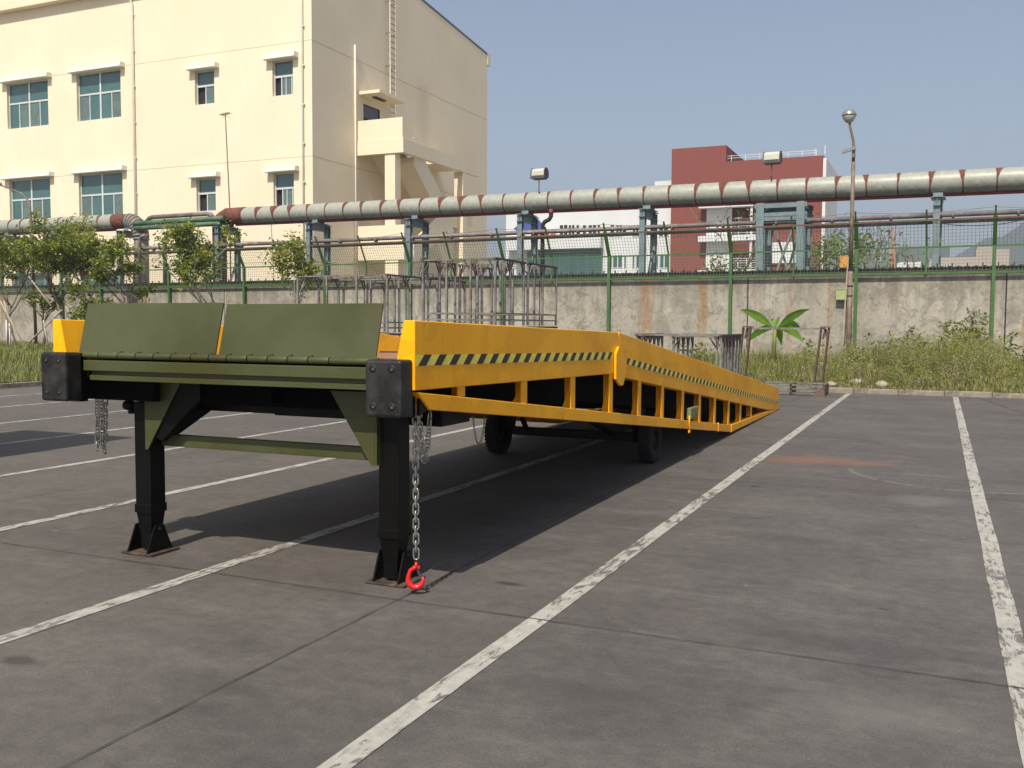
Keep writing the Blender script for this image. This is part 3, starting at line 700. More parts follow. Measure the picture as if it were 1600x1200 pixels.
# ================================================================== LAMP POSTS
def lamp_right():
    off = -1.0; s, z = wall_s(1333, 240, off); sb, zz = wall_s(1327, 520, off); s = (s + sb) / 2
    t = thing('street_lamp', 'tall rusty brown lamp post with a bowl lantern beside the green fence post', 'lamp post', wp(s, off, .3))
    top = wp(s, off, 0)
    P = lambda x, y: P_(x, y, off)
    m = MB(); m.tube([wp(s, off, 0), wp(s, off, 3.3)], .075, 12); m.tube([wp(s, off, 3.3), wp(s, off, 6.6)], .058, 12)
    m.tube([wp(s, off, 6.6), wp(s, off, 7.0), wp(s - .01, off, 7.2), wp(s - .10, off - .1, 7.62), wp(s - .13, off - .12, 7.80)], [.05, .045, .04, .038, .036], 10); put('pole', m, MT['pole'], t)
    c = wp(s - .14, off - .12, 7.93)
    m = MB(); m.lathe([(.001, .24), (.09, .225), (.17, .17), (.215, .08), (.22, .045), (.20, .04)], c, 20); put('hood', m, MT['lampm'], t)
    m = MB(); m.lathe([(.205, .038), (.19, -.02), (.13, -.12), (.07, -.17), (.001, -.18)], c, 20); put('lantern_glass', m, MT['lens'], t)
    m = MB(); m.tube([wp(s, off - .1, 6.95), wp(s, off + .08, 6.95)], .05, 8); m.prism([wp(s - .32, off - .16, 6.86), wp(s + .08, off - .2, 6.95), wp(s + .08, off - .08, 6.95), wp(s - .32, off - .06, 6.86)], (0, 0, .09)); put('security_camera', m, MT['lampm'], t)
    m = MB(); m.prism([wp(s - .02, off - .12, 6.72), wp(s + .06, off - .12, 6.72), wp(s + .06, off - .02, 6.72), wp(s - .02, off - .02, 6.72)], (0, 0, .12)); put('camera_bracket', m, MT['pole'], t)
    m = MB()
    for z in (2.85, 2.55): m.tube([wp(s, off, z), wp(s, off, z + .05)], .095, 12)
    put('clamp', m, MT['pole'], t)
    m = MB(); m.bar(wp(s - .16, off - .02, 1.4), wp(s - .08, off, 3.75), .035, .035); put('conduit', m, MT['bamboo'], t)
    tb = thing('junction_box', 'pale green metal junction box on the wall beside the lamp post', 'box', P_(1314, 470, -.1), None)
    a = P_(1306, 469, -.16); b = P_(1323, 452.5, -.16)
    m = MB(); m.prism([wp(s - .52, -.22, a.z), wp(s - .16, -.22, a.z), wp(s - .16, 0, a.z), wp(s - .52, 0, a.z)], (0, 0, b.z - a.z)); put('cabinet', m, MT['boxgreen'], tb, bevel=.01)
    m = MB(); m.prism([wp(s - .54, -.235, b.z), wp(s - .14, -.235, b.z), wp(s - .14, .0, b.z), wp(s - .54, .0, b.z)], (0, 0, .025)); put('lid', m, MT['boxgreen'], tb)
    m = MB(); m.prism([wp(s - .49, -.228, a.z + .03), wp(s - .22, -.228, a.z + .03), wp(s - .22, -.22, a.z + .03), wp(s - .49, -.22, a.z + .03)], (0, 0, b.z - a.z - .06)); put('door', m, MT['boxgreen'], tb)
    # rusty plate tied to the fence
    a = P_(1312, 418, -.18); b = P_(1325, 399, -.18)
    m = MB(); sa = (a - W0).dot(WU); sb = (b - W0).dot(WU)
    m.prism([wp(sa, -.2, a.z), wp(sb, -.2, a.z), wp(sb, -.19, a.z), wp(sa, -.19, a.z)], (0, 0, b.z - a.z))
    tag(put('rusty_sign', m, MT['rustplate']), 'small rusty orange plate tied to the fence beside the lamp post', 'sign')
lamp_right()
off = -3; s, z = wall_s(48, 330, off)
t = thing('arm_lamp', 'slim lamp post with a curved arm among the trees at the left edge', 'lamp post', wp(s, off, .3))
m = MB(); c = wp(s, off, 0)
pts = [wp(s + .15, off, .2), wp(s, off, 6.3)] + [wp(s - .05, off, 6.8), wp(s - .25, off, 7.15), wp(s - .6, off, 7.4), wp(s - 1.2, off, 7.6), wp(s - 2.0, off, 7.85)]
m.tube(pts, [.07, .06, .05, .045, .04, .035, .03], 10); put('pole', m, MT['pole'], t)
m = MB(); m.lathe([(.001, -.35), (.1, -.3), (.14, 0), (.08, .3), (.001, .34)], tuple(wp(s - 2.3, off, 7.9)), 12, axis='x'); put('lamp_head', m, MT['lampm'], t)

# ================================================================== CREAM BUILDING
BX, BY0, BY1, BL = -30.08, 42.0, 63.1, -66.0
bd = thing('cream_building', 'tall cream rendered factory building with teal windows and an outside staircase', 'building', (BX, BY0, 0))
cols = [(-52.6, -49.1, 'big'), (-46.75, -43.3, 'big'), (-37.85, -36.5, 'small'), (-32.6, -31.28, 'small'), (-58.6, -55.1, 'big'), (-64.5, -61.0, 'big')]
rows = {'big': [(13.45, 16.18), (7.6, 10.35), (1.9, 4.6)], 'small': [(13.63, 15.45), (7.8, 9.6)]}
open_ = []
for a, b, k in cols:
    for z0, z1 in rows[k]: open_.append((a, b, z0, z1, k))
def wall_with_holes(m, y, xa, xb, za, zb_, holes, depth):
    xs_ = sorted({xa, xb, *[h[0] for h in holes], *[h[1] for h in holes]}); zs_ = sorted({za, zb_, *[h[2] for h in holes], *[h[3] for h in holes]})
    for x0, x1 in zip(xs_[:-1], xs_[1:]):
        for z0, z1 in zip(zs_[:-1], zs_[1:]):
            xc, zc = (x0 + x1) / 2, (z0 + z1) / 2
            if any(h[0] < xc < h[1] and h[2] < zc < h[3] for h in holes): continue
            m.quadmesh([(x0, y, z0), (x1, y, z0), (x1, y, z1), (x0, y, z1)], [(0, 1, 2, 3)])
    for h in holes:
        x0, x1, z0, z1 = h[:4]; y2 = y + depth
        m.quadmesh([(x0, y, z0), (x1, y, z0), (x1, y, z1), (x0, y, z1), (x0, y2, z0), (x1, y2, z0), (x1, y2, z1), (x0, y2, z1)], [(0, 4, 5, 1), (1, 5, 6, 2), (2, 6, 7, 3), (3, 7, 4, 0)])
m = MB(); wall_with_holes(m, BY0, BL, BX, 0, 20.85, open_, .32); put('front_wall', m, MT['cream'], bd, recalc=False)
# right (gable) wall with door opening and far side
door = (46.85, 48.6, 11.7, 14.05)
m = MB(); ridge = 52.5
ys_ = [BY0, door[0], door[1], ridge, BY1]
def gz(y): return 20.85 + .098 * (min(y, 2 * ridge - y) - BY0)
for y0, y1 in zip(ys_[:-1], ys_[1:]):
    if y0 == door[0]:
        m.quadmesh([(BX, y0, 0), (BX, y1, 0), (BX, y1, door[2]), (BX, y0, door[2])], [(0, 1, 2, 3)])
        m.quadmesh([(BX, y0, door[3]), (BX, y1, door[3]), (BX, y1, gz(y1)), (BX, y0, gz(y0))], [(0, 1, 2, 3)])
    else: m.quadmesh([(BX, y0, 0), (BX, y1, 0), (BX, y1, gz(y1)), (BX, y0, gz(y0))], [(0, 1, 2, 3)])
put('gable_wall', m, MT['cream'], bd, recalc=False)
m = MB(); m.quadmesh([(BX, BY1, 0), (BL, BY1, 0), (BL, BY1, 20.85), (BX, BY1, 20.85), (BL, BY0, 0), (BL, BY0, 20.85)], [(0, 1, 2, 3), (1, 4, 5, 2)]); put('rear_wall', m, MT['cream'], bd, recalc=False)
m = MB(); m.prism([(BX + .02, BY0 - .02, 20.86), (BX + .02, ridge, gz(ridge) + .02), (BX + .02, BY1, 20.86), (BX + .02, BY1, 21.0), (BX + .02, ridge, gz(ridge) + .16), (BX + .02, BY0 - .02, 21.0)], (BL - BX, 0, 0)); put('roof', m, MT['roof'], bd)
m = MB(); m.box(BL, BX + .03, BY0 - .50, BY0 - .022, 20.40, 21.02); put('eaves', m, MT['cream'], bd)
m = MB(); m.box(BL, BX + .03, BY1 + .002, BY1 + .50, 20.2, 21.02); put('eaves', m, MT['cream'], bd)
m = MB()
for z in (16.29, 10.36, 4.9):
    m.box(BL, BX + .003, BY0 - .003, BY0 - .001, z - .016, z + .016); m.box(BX + .001, BX + .003, BY0, BY1, z - .016, z + .016)
put('plaster_joint', m, MT['creamd'], bd)
for x in (-42.25, -30.62):
    m = MB(); m.tube([(x, BY0 - .08, 0), (x, BY0 - .08, 19.6), (x - .05, BY0 - .12, 19.8), (x - .06, BY0 - .30, 20.1), (x - .06, BY0 - .32, 20.4)], .07 if x < -35 else .045, 10)
    for z in range(1, 20, 2): m.box(x - .11, x + .11, BY0 - .12, BY0 - .003, z, z + .05)
    put('drainpipe', m, MT['pvc'], bd)
m = MB(); m.tube([(BX + .07, 45.93, 3), (BX + .07, 45.93, 17.05)], .045, 8); put('conduit', m, MT['pvc'], bd)
# windows
for ci, (a, b, z0, z1, k) in enumerate(open_):
    yw = BY0 + .20; f = MB(); t_ = .055; rnd = random.Random(ci * 7 + 1)
    def fr(x0, x1, za, zb_, mb=f, d=.0): mb.box(x0, x1, yw - .04 - d, yw + .03, za, zb_)
    fr(a + .002, a + t_, z0, z1); fr(b - t_, b - .002, z0, z1); fr(a + t_, b - t_, z0 + .002, z0 + t_); fr(a + t_, b - t_, z1 - t_, z1 - .002)
    zt_ = z0 + (z1 - z0) * .56; fr(a + t_, b - t_, zt_ - .05, zt_ + .05, d=.01)
    panes = []
    if k == 'big':
        xm = (a + b) / 2; fr(xm - .06, xm + .06, z0 + t_, z1 - t_, d=.015)
        for h0, h1 in ((a + t_, xm - .06), (xm + .06, b - t_)):
            panes.append((h0, h1, zt_ + .05, z1 - t_, 'glass'))
            q = (h0 + h1) / 2; fr(q - .03, q + .03, z0 + t_, zt_ - .05)
            flip = rnd.random() < .5
            panes.append((h0, q - .03, z0 + t_, zt_ - .05, 'glass' if flip else 'curtain')); panes.append((q + .03, h1, z0 + t_, zt_ - .05, 'curtain' if flip else 'glass'))
    else:
        panes.append((a + t_, b - t_, zt_ + .05, z1 - t_, 'glass')); q = a + (b - a) * (.46 if a < -35 else .36)
        fr(q - .03, q + .03, z0 + t_, zt_ - .05); panes.append((a + t_, q - .03, z0 + t_, zt_ - .05, 'glassd'))
        if a > -35:
            q2 = q + .28; fr(q2 - .02, q2 + .02, z0 + t_, zt_ - .05); q3 = q + .66; fr(q3 - .03, q3 + .03, z0 + t_, zt_ - .05)
            panes += [(q + .03, q2 - .02, z0 + t_, zt_ - .05, 'curtain'), (q2 + .02, q3 - .03, z0 + t_, zt_ - .05, 'curtain'), (q3 + .03, b - t_, z0 + t_, zt_ - .05, 'glass')]
        else: panes.append((q + .03, b - t_, z0 + t_, zt_ - .05, 'curtain'))
    wo = put('window', f, MT['frame'], bd)
    for x0, x1, za, zb_, mt in panes:
        p = MB(); dy = .12 if mt == 'glassd' else 0
        p.box(x0, x1, yw - .01 + dy, yw + .005 + dy, za, zb_); put('pane', p, MT[mt], wo)
    p = MB(); p.box(a - .004, b + .004, BY0 + .318, BY0 + .36, z0 - .01, z1 + .01); put('room_dark', p, MT['glassd'], wo)
    if z0 > 5:
        h = MB(); h.box(a - .36, b + .36, BY0 - .40, BY0 - .002, z1 + .03, z1 + .20); h.box(b + .20, b + .36, BY0 - .36, BY0 - .003, z1 + .2, z1 + .3)
        put('window_hood', h, MT['hood'], bd, bevel=.01)
    else:
        h = MB(); h.box(a - .2, b + .2, BY0 - .12, BY0 - .002, z1 + .02, z1 + .14); put('window_hood', h, MT['hood'], bd)
# door on the landing
m = MB(); m.box(BX - .15, BX - .08, door[0], door[1], door[2], door[3]); dr = put('door', m, MT['door'], bd)
m = MB()
for y in (door[0] + .42, door[1] - .42): m.box(BX - .078, BX - .07, y - .2, y + .2, 12.75, 13.35)
put('door_window', m, MT['glassd'], dr)
m = MB(); m.box(BX + .002, -28.66, 46.29, 49.2, 14.43, 14.60); cp = put('canopy', m, MT['cream'], bd)
m = MB(); m.box(BX + .5, BX + .75, 47.0, 48.1, 14.36, 14.428); put('ceiling_lamp', m, MT['floodd'], cp)
# cat ladder
ld = MB(); yl0, yl1 = 49.25, 49.85
for y in (yl0, yl1): ld.bar((BX + .32, y, 13.9), (BX + .32, y, 21.9), .05, .05)
z = 14.05
while z < 21.8: ld.bar((BX + .32, yl0, z), (BX + .32, yl1, z), .032, .032, mi=1); z += .34
for z in (14.6, 16.7, 18.6, 20.4):
    for y in (yl0, yl1): ld.bar((BX, y, z), (BX + .32, y, z), .05, .05, mi=1)
put('roof_ladder', ld, [MT['pvc'], MT['pole']], bd)
# staircase
XO = -27.03; YF = 46.13
m = MB(); m.box(BX + .002, XO - .08, YF, YF + .15, 11.80, 12.93); m.box(XO - .23, XO - .08, YF + .152, YF + 3.2, 11.80, 12.0); put('landing_parapet', m, MT['cream'], bd)
m = MB(); m.box(BX + .002, XO, YF - .06, YF + .30, 11.02, 11.79); m.box(XO - .30, XO - .001, YF + .302, 55.62, 11.02, 11.785); put('edge_beam', m, MT['cream'], bd)
m = MB(); m.box(BX + .002, XO - .302, YF + .302, YF + 3.4, 11.50, 11.74); put('landing', m, MT['cream'], bd)
m = MB(); m.box(BX + .002, XO - .302, 52.6, 55.6, 11.50, 11.74); put('landing', m, MT['cream'], bd)
for x0, x1, y0, y1 in ((-28.25, -27.6, YF + .02, YF + .62), (-27.65, XO - .01, 53.3, 53.9)):
    m = MB(); m.box(x0, x1, y0, y1, 0, 11.018); put('pillar', m, MT['cream'], bd)
def flight(x0, x1, ya, za, yb, zb2, th=.30, par=.95):
    m = MB(); m.prism([(x0, ya, za), (x0, yb, zb2), (x0, yb, zb2 - th), (x0, ya, za - th)], (x1 - x0, 0, 0)); put('stair_flight', m, MT['cream'], bd)
    y_a, y_b = ya + (.02 if yb > ya else -.02), yb - (.02 if yb > ya else -.02)
    m = MB(); m.prism([(x1 + .004, y_a, za + par), (x1 + .004, y_b, zb2 + par), (x1 + .004, y_b, zb2 - th - .1), (x1 + .004, y_a, za - th - .1)], (.13, 0, 0)); put('stair_parapet', m, MT['cream'], bd)
flight(BX + .01, -28.7, 47.3, 11.7, 52.3, 8.0); flight(-28.6, XO - .35, 47.6, 11.0, 52.4, 7.0, par=1.1)
flight(-28.6, XO - .36, 52.3, 8.0, 47.6, 5.4); flight(BX + .012, -28.7, 47.6, 5.4, 52.3, 2.2)
m = MB(); m.box(BX + .002, XO + .04, YF - .05, YF + .1, 5.2, 7.1); put('landing_parapet', m, MT['cream'], bd)
m = MB(); m.box(BX + .002, XO, YF + .102, 47.6, 5.15, 5.38); m.box(BX + .002, XO - .4, 52.35, 54.8, 7.6, 7.85); m.box(XO - .55, XO - .4, 52.35, 55.4, 7.852, 8.9); put('landing', m, MT['cream'], bd)
m = MB(); m.box(BX + .002, XO + .04, YF + .0, YF + .2, 0, 1.6); m.box(-28.24, -27.4, YF - .01, YF + .0, 1.6, 5.19); put('lower_wall', m, MT['cream'], bd)
m = MB(); m.box(-33, -26.0, 55.0, 60.0, 0, 4.4); put('ground_floor_annex', m, MT['cream'], bd)
m = MB(); m.box(BX + .002, BX + .9, 55.8, 58.2, 8.5, 8.62); put('canopy', m, MT['cream'], bd)

# TV aerial mast behind the pipe
t = thing('tv_aerial', 'thin mast with a small flat aerial rising behind the big pipe', 'aerial', wp(13, 4.6, 0))
a = P_(352, 178, 4.6); b = P_(359, 325, 4.6)
m = MB(); m.tube([Vector((b.x + .02, b.y, 0)), b, a], .03, 8); put('mast', m, MT['pole'], t)
m = MB(); m.tube([a + Vector((-.28, 0, -.04)), a + Vector((.28, 0, .03))], .022, 6)
for k in range(7): q = a + Vector((-.26 + k * .085, 0, -.03 + k * .01)); m.tube([q + Vector((0, -.22, 0)), q + Vector((0, .22, 0))], .008, 4)
m.tube([a + Vector((0, 0, -.05)), a + Vector((.3, .1, -.25))], .006, 4); m.tube([a + Vector((0, 0, -.05)), a + Vector((-.3, .1, -.22))], .006, 4)
put('antenna', m, MT['darkroof'], t)

# ================================================================== DISTANT BUILDINGS
YB = 110.0
def X_(px, Y=YB): return on_y(px, 400, Y).x
def Z_(px, py, Y=YB): return on_y(px, py, Y).z
wb = thing('white_building', 'long white building with dark windows, blue logo and red lettering beyond the pipe', 'building', (X_(920), YB, 0))
x0, x1 = X_(790.5), X_(1050) - .02; ztop = Z_(791, 333)
m = MB(); m.box(x0, X_(985), YB, YB + 14, 0, ztop); m.box(X_(985) + .0, x1, YB + .01, YB + 14, 0, ztop); put('wall', m, MT['white'], wb)
m = MB(); m.box(X_(1016), x1, YB + 1.5, YB + 9, ztop, Z_(1030, 280)); put('roof_house', m, MT['white'], wb)
m = MB(); m.box(x0 + .5, X_(943), YB - 1.2, YB - .01, Z_(800, 392), Z_(800, 372)); put('entrance_canopy', m, MT['white'], wb)
m = MB(); m.box(X_(826), X_(942), YB - .5, YB - .012, 0, Z_(880, 392) - .02); gl = put('glazed_hall', m, MT['bluegl'], wb)
m = MB()
for px in range(835, 942, 14): m.box(X_(px), X_(px) + .12, YB - .56, YB - .502, 0, Z_(880, 393) - .1)
put('mullion', m, MT['door'], gl)
def far_window(px0, px1, py0, py1, parent, Y=YB, n=2, glass='glassd', fr='white'):
    xa, xb = X_(px0, Y), X_(px1, Y); za, zb_ = Z_(px0, py1, Y), Z_(px0, py0, Y)
    m = MB(); m.box(xa, xb, Y - .06, Y - .003, za, zb_); f = put('window', m, MT[fr], parent)
    wd = (xb - xa) / n
    for k in range(n):
        p = MB(); p.box(xa + k * wd + .06, xa + (k + 1) * wd - .06, Y - .075, Y - .062, za + .08, zb_ - .08); put('pane', p, MT[glass], f)
for a, b in ((874, 887), (888, 898), (900, 905), (910, 916), (919, 932), (933, 938), (953, 960), (962, 972), (988, 998), (1002, 1006), (1029, 1044)):
    far_window(a, b, 351, 370, wb, n=2 if b - a > 8 else 1)
for a, b in ((952, 957), (958, 973), (975, 979), (988, 992), (994, 1002), (1026, 1029), (1031, 1045)):
    far_window(a, b, 398, 419, wb, n=2 if b - a > 8 else 1, glass='bluegl')
# logo and lettering
xl, zl = X_(828), Z_(828, 352)
m = MB(); pts = [(xl + 1.5 * math.cos(t_), YB - .06, zl + 1.0 * math.sin(t_)) for t_ in [math.pi * 2 * k / 20 for k in range(20)]]; m.prism(pts, (0, .05, 0)); put('logo_disc', m, MT['signb'], wb)
m = MB(); m.prism([(X_(803), YB - .06, Z_(803, 357)), (X_(812), YB - .06, Z_(812, 350)), (X_(818), YB - .06, Z_(818, 356)), (X_(811), YB - .06, Z_(811, 364))], (0, .05, 0)); put('logo_wing', m, MT['signb'], wb)
for i, px in enumerate((840, 850, 860)):
    m = MB(); xa = X_(px); za = Z_(px, 371); hh = Z_(px, 360.5) - za; ww = X_(px + 8) - xa; st = .10
    def s_(u0, u1, v0, v1): m.box(xa + ww * u0, xa + ww * u1, YB - .05, YB - .003, za + hh * v0, za + hh * v1)
    s_(0, 1, .88, 1); s_(.42, .58, 0, .87); s_(0, .12, 0, .87); s_(.88, 1, 0, .87); s_(.14, .4, .42, .54); s_(.6, .86, .42, .54)
    if i != 1: s_(.14, .4, 0, .12); s_(.6, .86, 0, .12)
    put('red_character', m, MT['signr'], wb)
# red building
rb = thing('red_building', 'red brown stepped office block with white balconies beyond the pipe', 'building', (X_(1150), YB, 0))
m = MB(); m.box(X_(1050), X_(1134), YB - .8, YB + 12, 0, Z_(1090, 230, YB - .8)); put('tower', m, MT['redbr'], rb)
m = MB(); m.box(X_(1134), X_(1284), YB - .78, YB + 12, Z_(1200, 318), Z_(1200, 250)); m.box(X_(1190), X_(1284), YB - .78, YB + 12, 0, Z_(1200, 318) - .001); put('wing', m, MT['redbr'], rb)
m = MB(); m.box(X_(1284) + .01, X_(1289), YB - .9, YB + 12, 0, Z_(1287, 249)); put('white_pier', m, MT['white'], rb)
m = MB(); m.box(X_(1134), X_(1190) - .01, YB + .4, YB + 12, 0, Z_(1190, 318) - .01); put('recessed_wall', m, MT['redbrd'], rb)
m = MB(); m.box(X_(1106), X_(1145), YB - 1.0, YB - .802, 0, Z_(1120, 328)); put('white_bay', m, MT['white'], rb)
for py in (322, 374, 427):
    z = Z_(1140, py); m = MB(); m.box(X_(1097), X_(1186), YB - 2.2, YB - 1.01, z - .35, z + .28); fl = put('balcony_slab', m, MT['white'], rb)
    if py > 330:
        m = MB()
        for k in range(5): m.bar((X_(1146), YB - 2.15, z + .5 + k * .25), (X_(1186), YB - 2.15, z + .5 + k * .25), .05, .05)
        for px in (1146, 1159, 1172, 1186): m.bar((X_(px), YB - 2.15, z + .28), (X_(px), YB - 2.15, z + 1.5), .06, .06)
        put('railing', m, MT['white'], fl)
for px in (1176, ): m = MB(); m.box(X_(px), X_(px) + .25, YB - 2.0, YB - 1.75, 0, Z_(1140, 322)); put('pillar', m, MT['white'], rb)
far_window(1148, 1158, 340, 360, rb, Y=YB + .39, n=2); far_window(1149, 1158, 402, 424, rb, Y=YB + .39, n=2, glass='bluegl')
m = MB(); m.box(X_(1207), X_(1246), YB - 1.2, YB - .80, Z_(1220, 412), Z_(1220, 380)); put('white_panel', m, MT['white'], rb)
m = MB(); zr = Z_(1200, 247)
for z in (zr + .25, zr + .5): m.bar((X_(1134), YB, z), (X_(1272), YB, z), .05, .05)
for px in range(1140, 1275, 22): m.bar((X_(px), YB, zr - .2), (X_(px), YB, zr + .6), .06, .06)
m.bar((X_(1270), YB, zr - .2), (X_(1270), YB, zr + .7), .06, .06); m.bar((X_(1285), YB, zr), (X_(1285), YB, zr + 1.0), .08, .08)
put('roof_railing', m, MT['white'], rb)
# low grey block and far ones on the right
Y2 = 150.0
def far_block(px0, px1, py0, Y, mt, lab, depth=12, name='far_block', wins=()):
    t = thing(name, lab, 'building', (X_(px0, Y), Y, 0)); m = MB(); m.box(X_(px0, Y), X_(px1, Y), Y, Y + depth, 0, Z_(px0, py0, Y)); put('wall', m, MT[mt], t)
    for w_ in wins: far_window(*w_, t, Y=Y, n=2, glass='bluegl')
    return t
t = far_block(1452, 1577, 403, 150, 'greyb', 'low grey tiled building with a stepped roof near the right edge, before the hill', wins=((1476, 1484, 412, 425),))
m = MB(); m.box(X_(1525, 150), X_(1577, 150), 150.02, 161, 0, Z_(1540, 390, 150)); put('upper_wall', m, MT['greyb'], t)
m = MB(); m.box(X_(1525, 150) + .1, X_(1556, 150), 150.5, 160, 0, Z_(1540, 383, 150)); put('roof_house', m, MT['greyb'], t)
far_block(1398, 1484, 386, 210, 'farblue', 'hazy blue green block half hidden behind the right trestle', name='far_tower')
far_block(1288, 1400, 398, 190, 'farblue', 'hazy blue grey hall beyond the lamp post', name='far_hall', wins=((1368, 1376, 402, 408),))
t = far_block(1402, 1440, 410, 140, 'white', 'small white portal and low roof beyond the fence, right of the crane', name='white_portal')
# crane
Yc = 170
t = thing('tower_crane', 'orange lattice crane mast far away right of the lamp post', 'crane', (X_(1395, Yc), Yc, 0))
m = MB(); xa, xb = X_(1392, Yc), X_(1398, Yc); za, zb_ = 0, Z_(1395, 352, Yc)
for x in (xa, xb):
    for y in (Yc, Yc + .7): m.bar((x, y, 0), (x, y, zb_), .12, .12)
z = 0
while z < zb_ - .8: m.bar((xa, Yc, z), (xb, Yc, z + .8), .08, .08); m.bar((xa, Yc, z), (xb, Yc, z), .08, .08); z += .8
put('mast', m, MT['crane'], t)
m = MB(); m.bar((X_(1345, Yc), Yc, zb_ + .1), (X_(1412, Yc), Yc, zb_ + .1), .3, .3); put('jib', m, MT['crane'], t)

# ================================================================== THE LOADING RAMP
RX0, RX1 = -5.74, -2.80
YA, YH, YK, YT = 4.90, 8.815, 14.40, 19.03      # front, crest, chord kink, toe
ramp = thing('loading_ramp', 'yellow mobile loading ramp with olive lip plates standing on two black legs', 'loading ramp', (-4.27, 5.0, 0))
RAMP_FIT = True
def topz(y): return 1.628 - (y - 4.86) * .0222 if y < YH else 1.541 - (y - YH) * .1096
def webz(y): return 1.216 - (y - 4.86) * .0172 if y < YH else 1.118 - (y - YH) * .1145
def lowz(y): return 1.088 - (y - 5.085) * .1142 if y < YK else .024 * (YT - y) / (YT - YK)
for side in (0, 1):
    xo = RX1 if side else RX0; sg = -1 if side else 1      # sg: inward
    def X(d): return xo + sg * d
    # kerb beam in two folded sheets, thicker at the deck
    for y0, y1, nm in ((YA, YH - .01, 'side_beam'), (YH + .01, YT, 'ramp_side_beam')):
        m = MB(); n = 8; prof = []
        for k in range(n + 1):
            y = y0 + (y1 - y0) * k / n; zt_, zw = topz(y), max(webz(y), .0)
            if nm == 'ramp_side_beam' and y > YT - .02: zw = .004
            zd = zt_ - .235
            m.v += [(X(0), y, zw), (X(0), y, zt_), (X(.075), y, zt_), (X(.125), y, max(zd, zw + .02)), (X(.125), y, zw)]
            if k:
                b = 5 * k
                for q in range(5): m.f.append((b - 5 + q, b + q, b + (q + 1) % 5, b - 5 + (q + 1) % 5)); m.mi.append(0); m.sm.append(False)
        m.f += [(0, 1, 2, 3, 4), tuple(5 * n + q for q in range(5))[::-1]]; m.mi += [0, 0]; m.sm += [False, False]
        put(nm, m, MT['yellow'], ramp, bevel=.006)
    # lower chord
    m = MB(); poly = [(5.085, lowz(5.085)), (YK, lowz(YK)), (YK, lowz(YK) + .107), (4.93, 1.205)]
    m.prism([(X(.0), y, z) for y, z in poly], (sg * .10, 0, 0)); put('lower_chord', m, MT['yellow'], ramp, bevel=.005)
    m = MB(); poly = [(YK + .004, .022), (18.75, .003), (18.9, .012), (17.7, .078), (YK + .004, .131)]
    m.prism([(X(.0), y, z) for y, z in poly], (sg * .10, 0, 0)); put('lower_chord', m, MT['yellow'], ramp, bevel=.005)
    # posts
    for y in (5.52, 6.55, 7.59, 8.62, 9.57, 10.48, 11.42, 12.33, 13.25, 14.22, 15.15, 16.1):
        zc = lowz(y) + (.111 if y < YK else .10)
        m = MB(); h = .052 if y > 6 else .05
        m.box(min(X(.008), X(.018)), max(X(.008), X(.018)), y - h, y + h, zc - .01, webz(y) + .01)
        m.box(min(X(.018), X(.10)), max(X(.018), X(.10)), y + h - .012, y + h, zc - .01, webz(y) + .01)
        if y > 6: m.prism([(X(.018), y - .01, zc), (X(.10), y - .01, zc), (X(.018), y - .01, webz(y) - .01)], (0, .008, 0))
        put('post', m, MT['yellow'], ramp)
    # weld stop at chord joints
    for y in (13.45, YK - .02):
        m = MB(); m.box(min(X(-.006), X(.02)), max(X(-.006), X(.02)), y, y + .03, lowz(y) - .004, lowz(y) + .115); put('splice_plate', m, MT['yellow'], ramp)
    # hinge plate
    m = MB(); pl = [(8.66, 1.10), (8.66, 1.34), (8.74, 1.405), (8.90, 1.37), (9.00, 1.28), (8.98, 1.14), (8.89, 1.03), (8.80, 1.03)]
    m.prism([(X(-.028), y, z) for y, z in pl], (sg * .024, 0, 0)); put('hinge_plate', m, MT['yellow'], ramp, bevel=.003)
    # warning tape
    for y0, y1, n, dz0 in ((4.906, 8.62, 19, .205), (9.00, 18.95, 50, .245)):
        m = MB(); hh = .066
        zc = (lambda y: 1.394 - (y - 4.86) * .0194) if y0 < 5 else (lambda y: 1.266 - (y - 9.0) * .1134)
        def q(yc0, yc1, sl, mi, xo_):
            m.quadmesh([(X(xo_), yc0, zc(yc0) - hh / 2), (X(xo_), yc1, zc(yc1) - hh / 2), (X(xo_), min(yc1 + sl, y1), zc(yc1 + sl) + hh / 2), (X(xo_), min(yc0 + sl, y1), zc(yc0 + sl) + hh / 2)], [(0, 1, 2, 3)], mi)
        m.quadmesh([(X(-.0015), y0, zc(y0) - hh / 2), (X(-.0015), y1, zc(y1) - hh / 2), (X(-.0015), y1, zc(y1) + hh / 2), (X(-.0015), y0, zc(y0) + hh / 2)], [(0, 1, 2, 3)], 0)
        pt = (y1 - y0) / n
        for k in range(n): q(y0 + k * pt + .03, min(y0 + k * pt + .03 + pt * .48, y1 - .02), .075, 1, -.0030)
        put('warning_tape', m, [MT['tapey'], MT['tapeb']], ramp, recalc=False)
# deck
def dz_(y): return topz(y) - .238
m = MB(); xa, xb = RX0 + .126, RX1 - .126
for y0, y1 in ((5.12, YH), (YH, YT - .08)):
    m.prism([(xa, y0, dz_(y0)), (xa, y1, max(dz_(y1), .02)), (xa, y1, max(dz_(y1) - .03, .004)), (xa, y0, dz_(y0) - .03)], (xb - xa, 0, 0))
put('deck_plate', m, MT['deck'], ramp)
m = MB(); y = 9.0
while y < 18.8:
    z = dz_(y) + .001; m.box(xa, xb, y, y + .03, z, z + .03); y += .16
o = put('grip_bar', m, MT['deckdark'], ramp); o['kind'] = 'stuff'
m = MB(); m.box(xa, xb, 4.985, 5.118, dz_(5) - .02, dz_(5) + .004); put('front_deck_edge', m, MT['olive'], ramp)
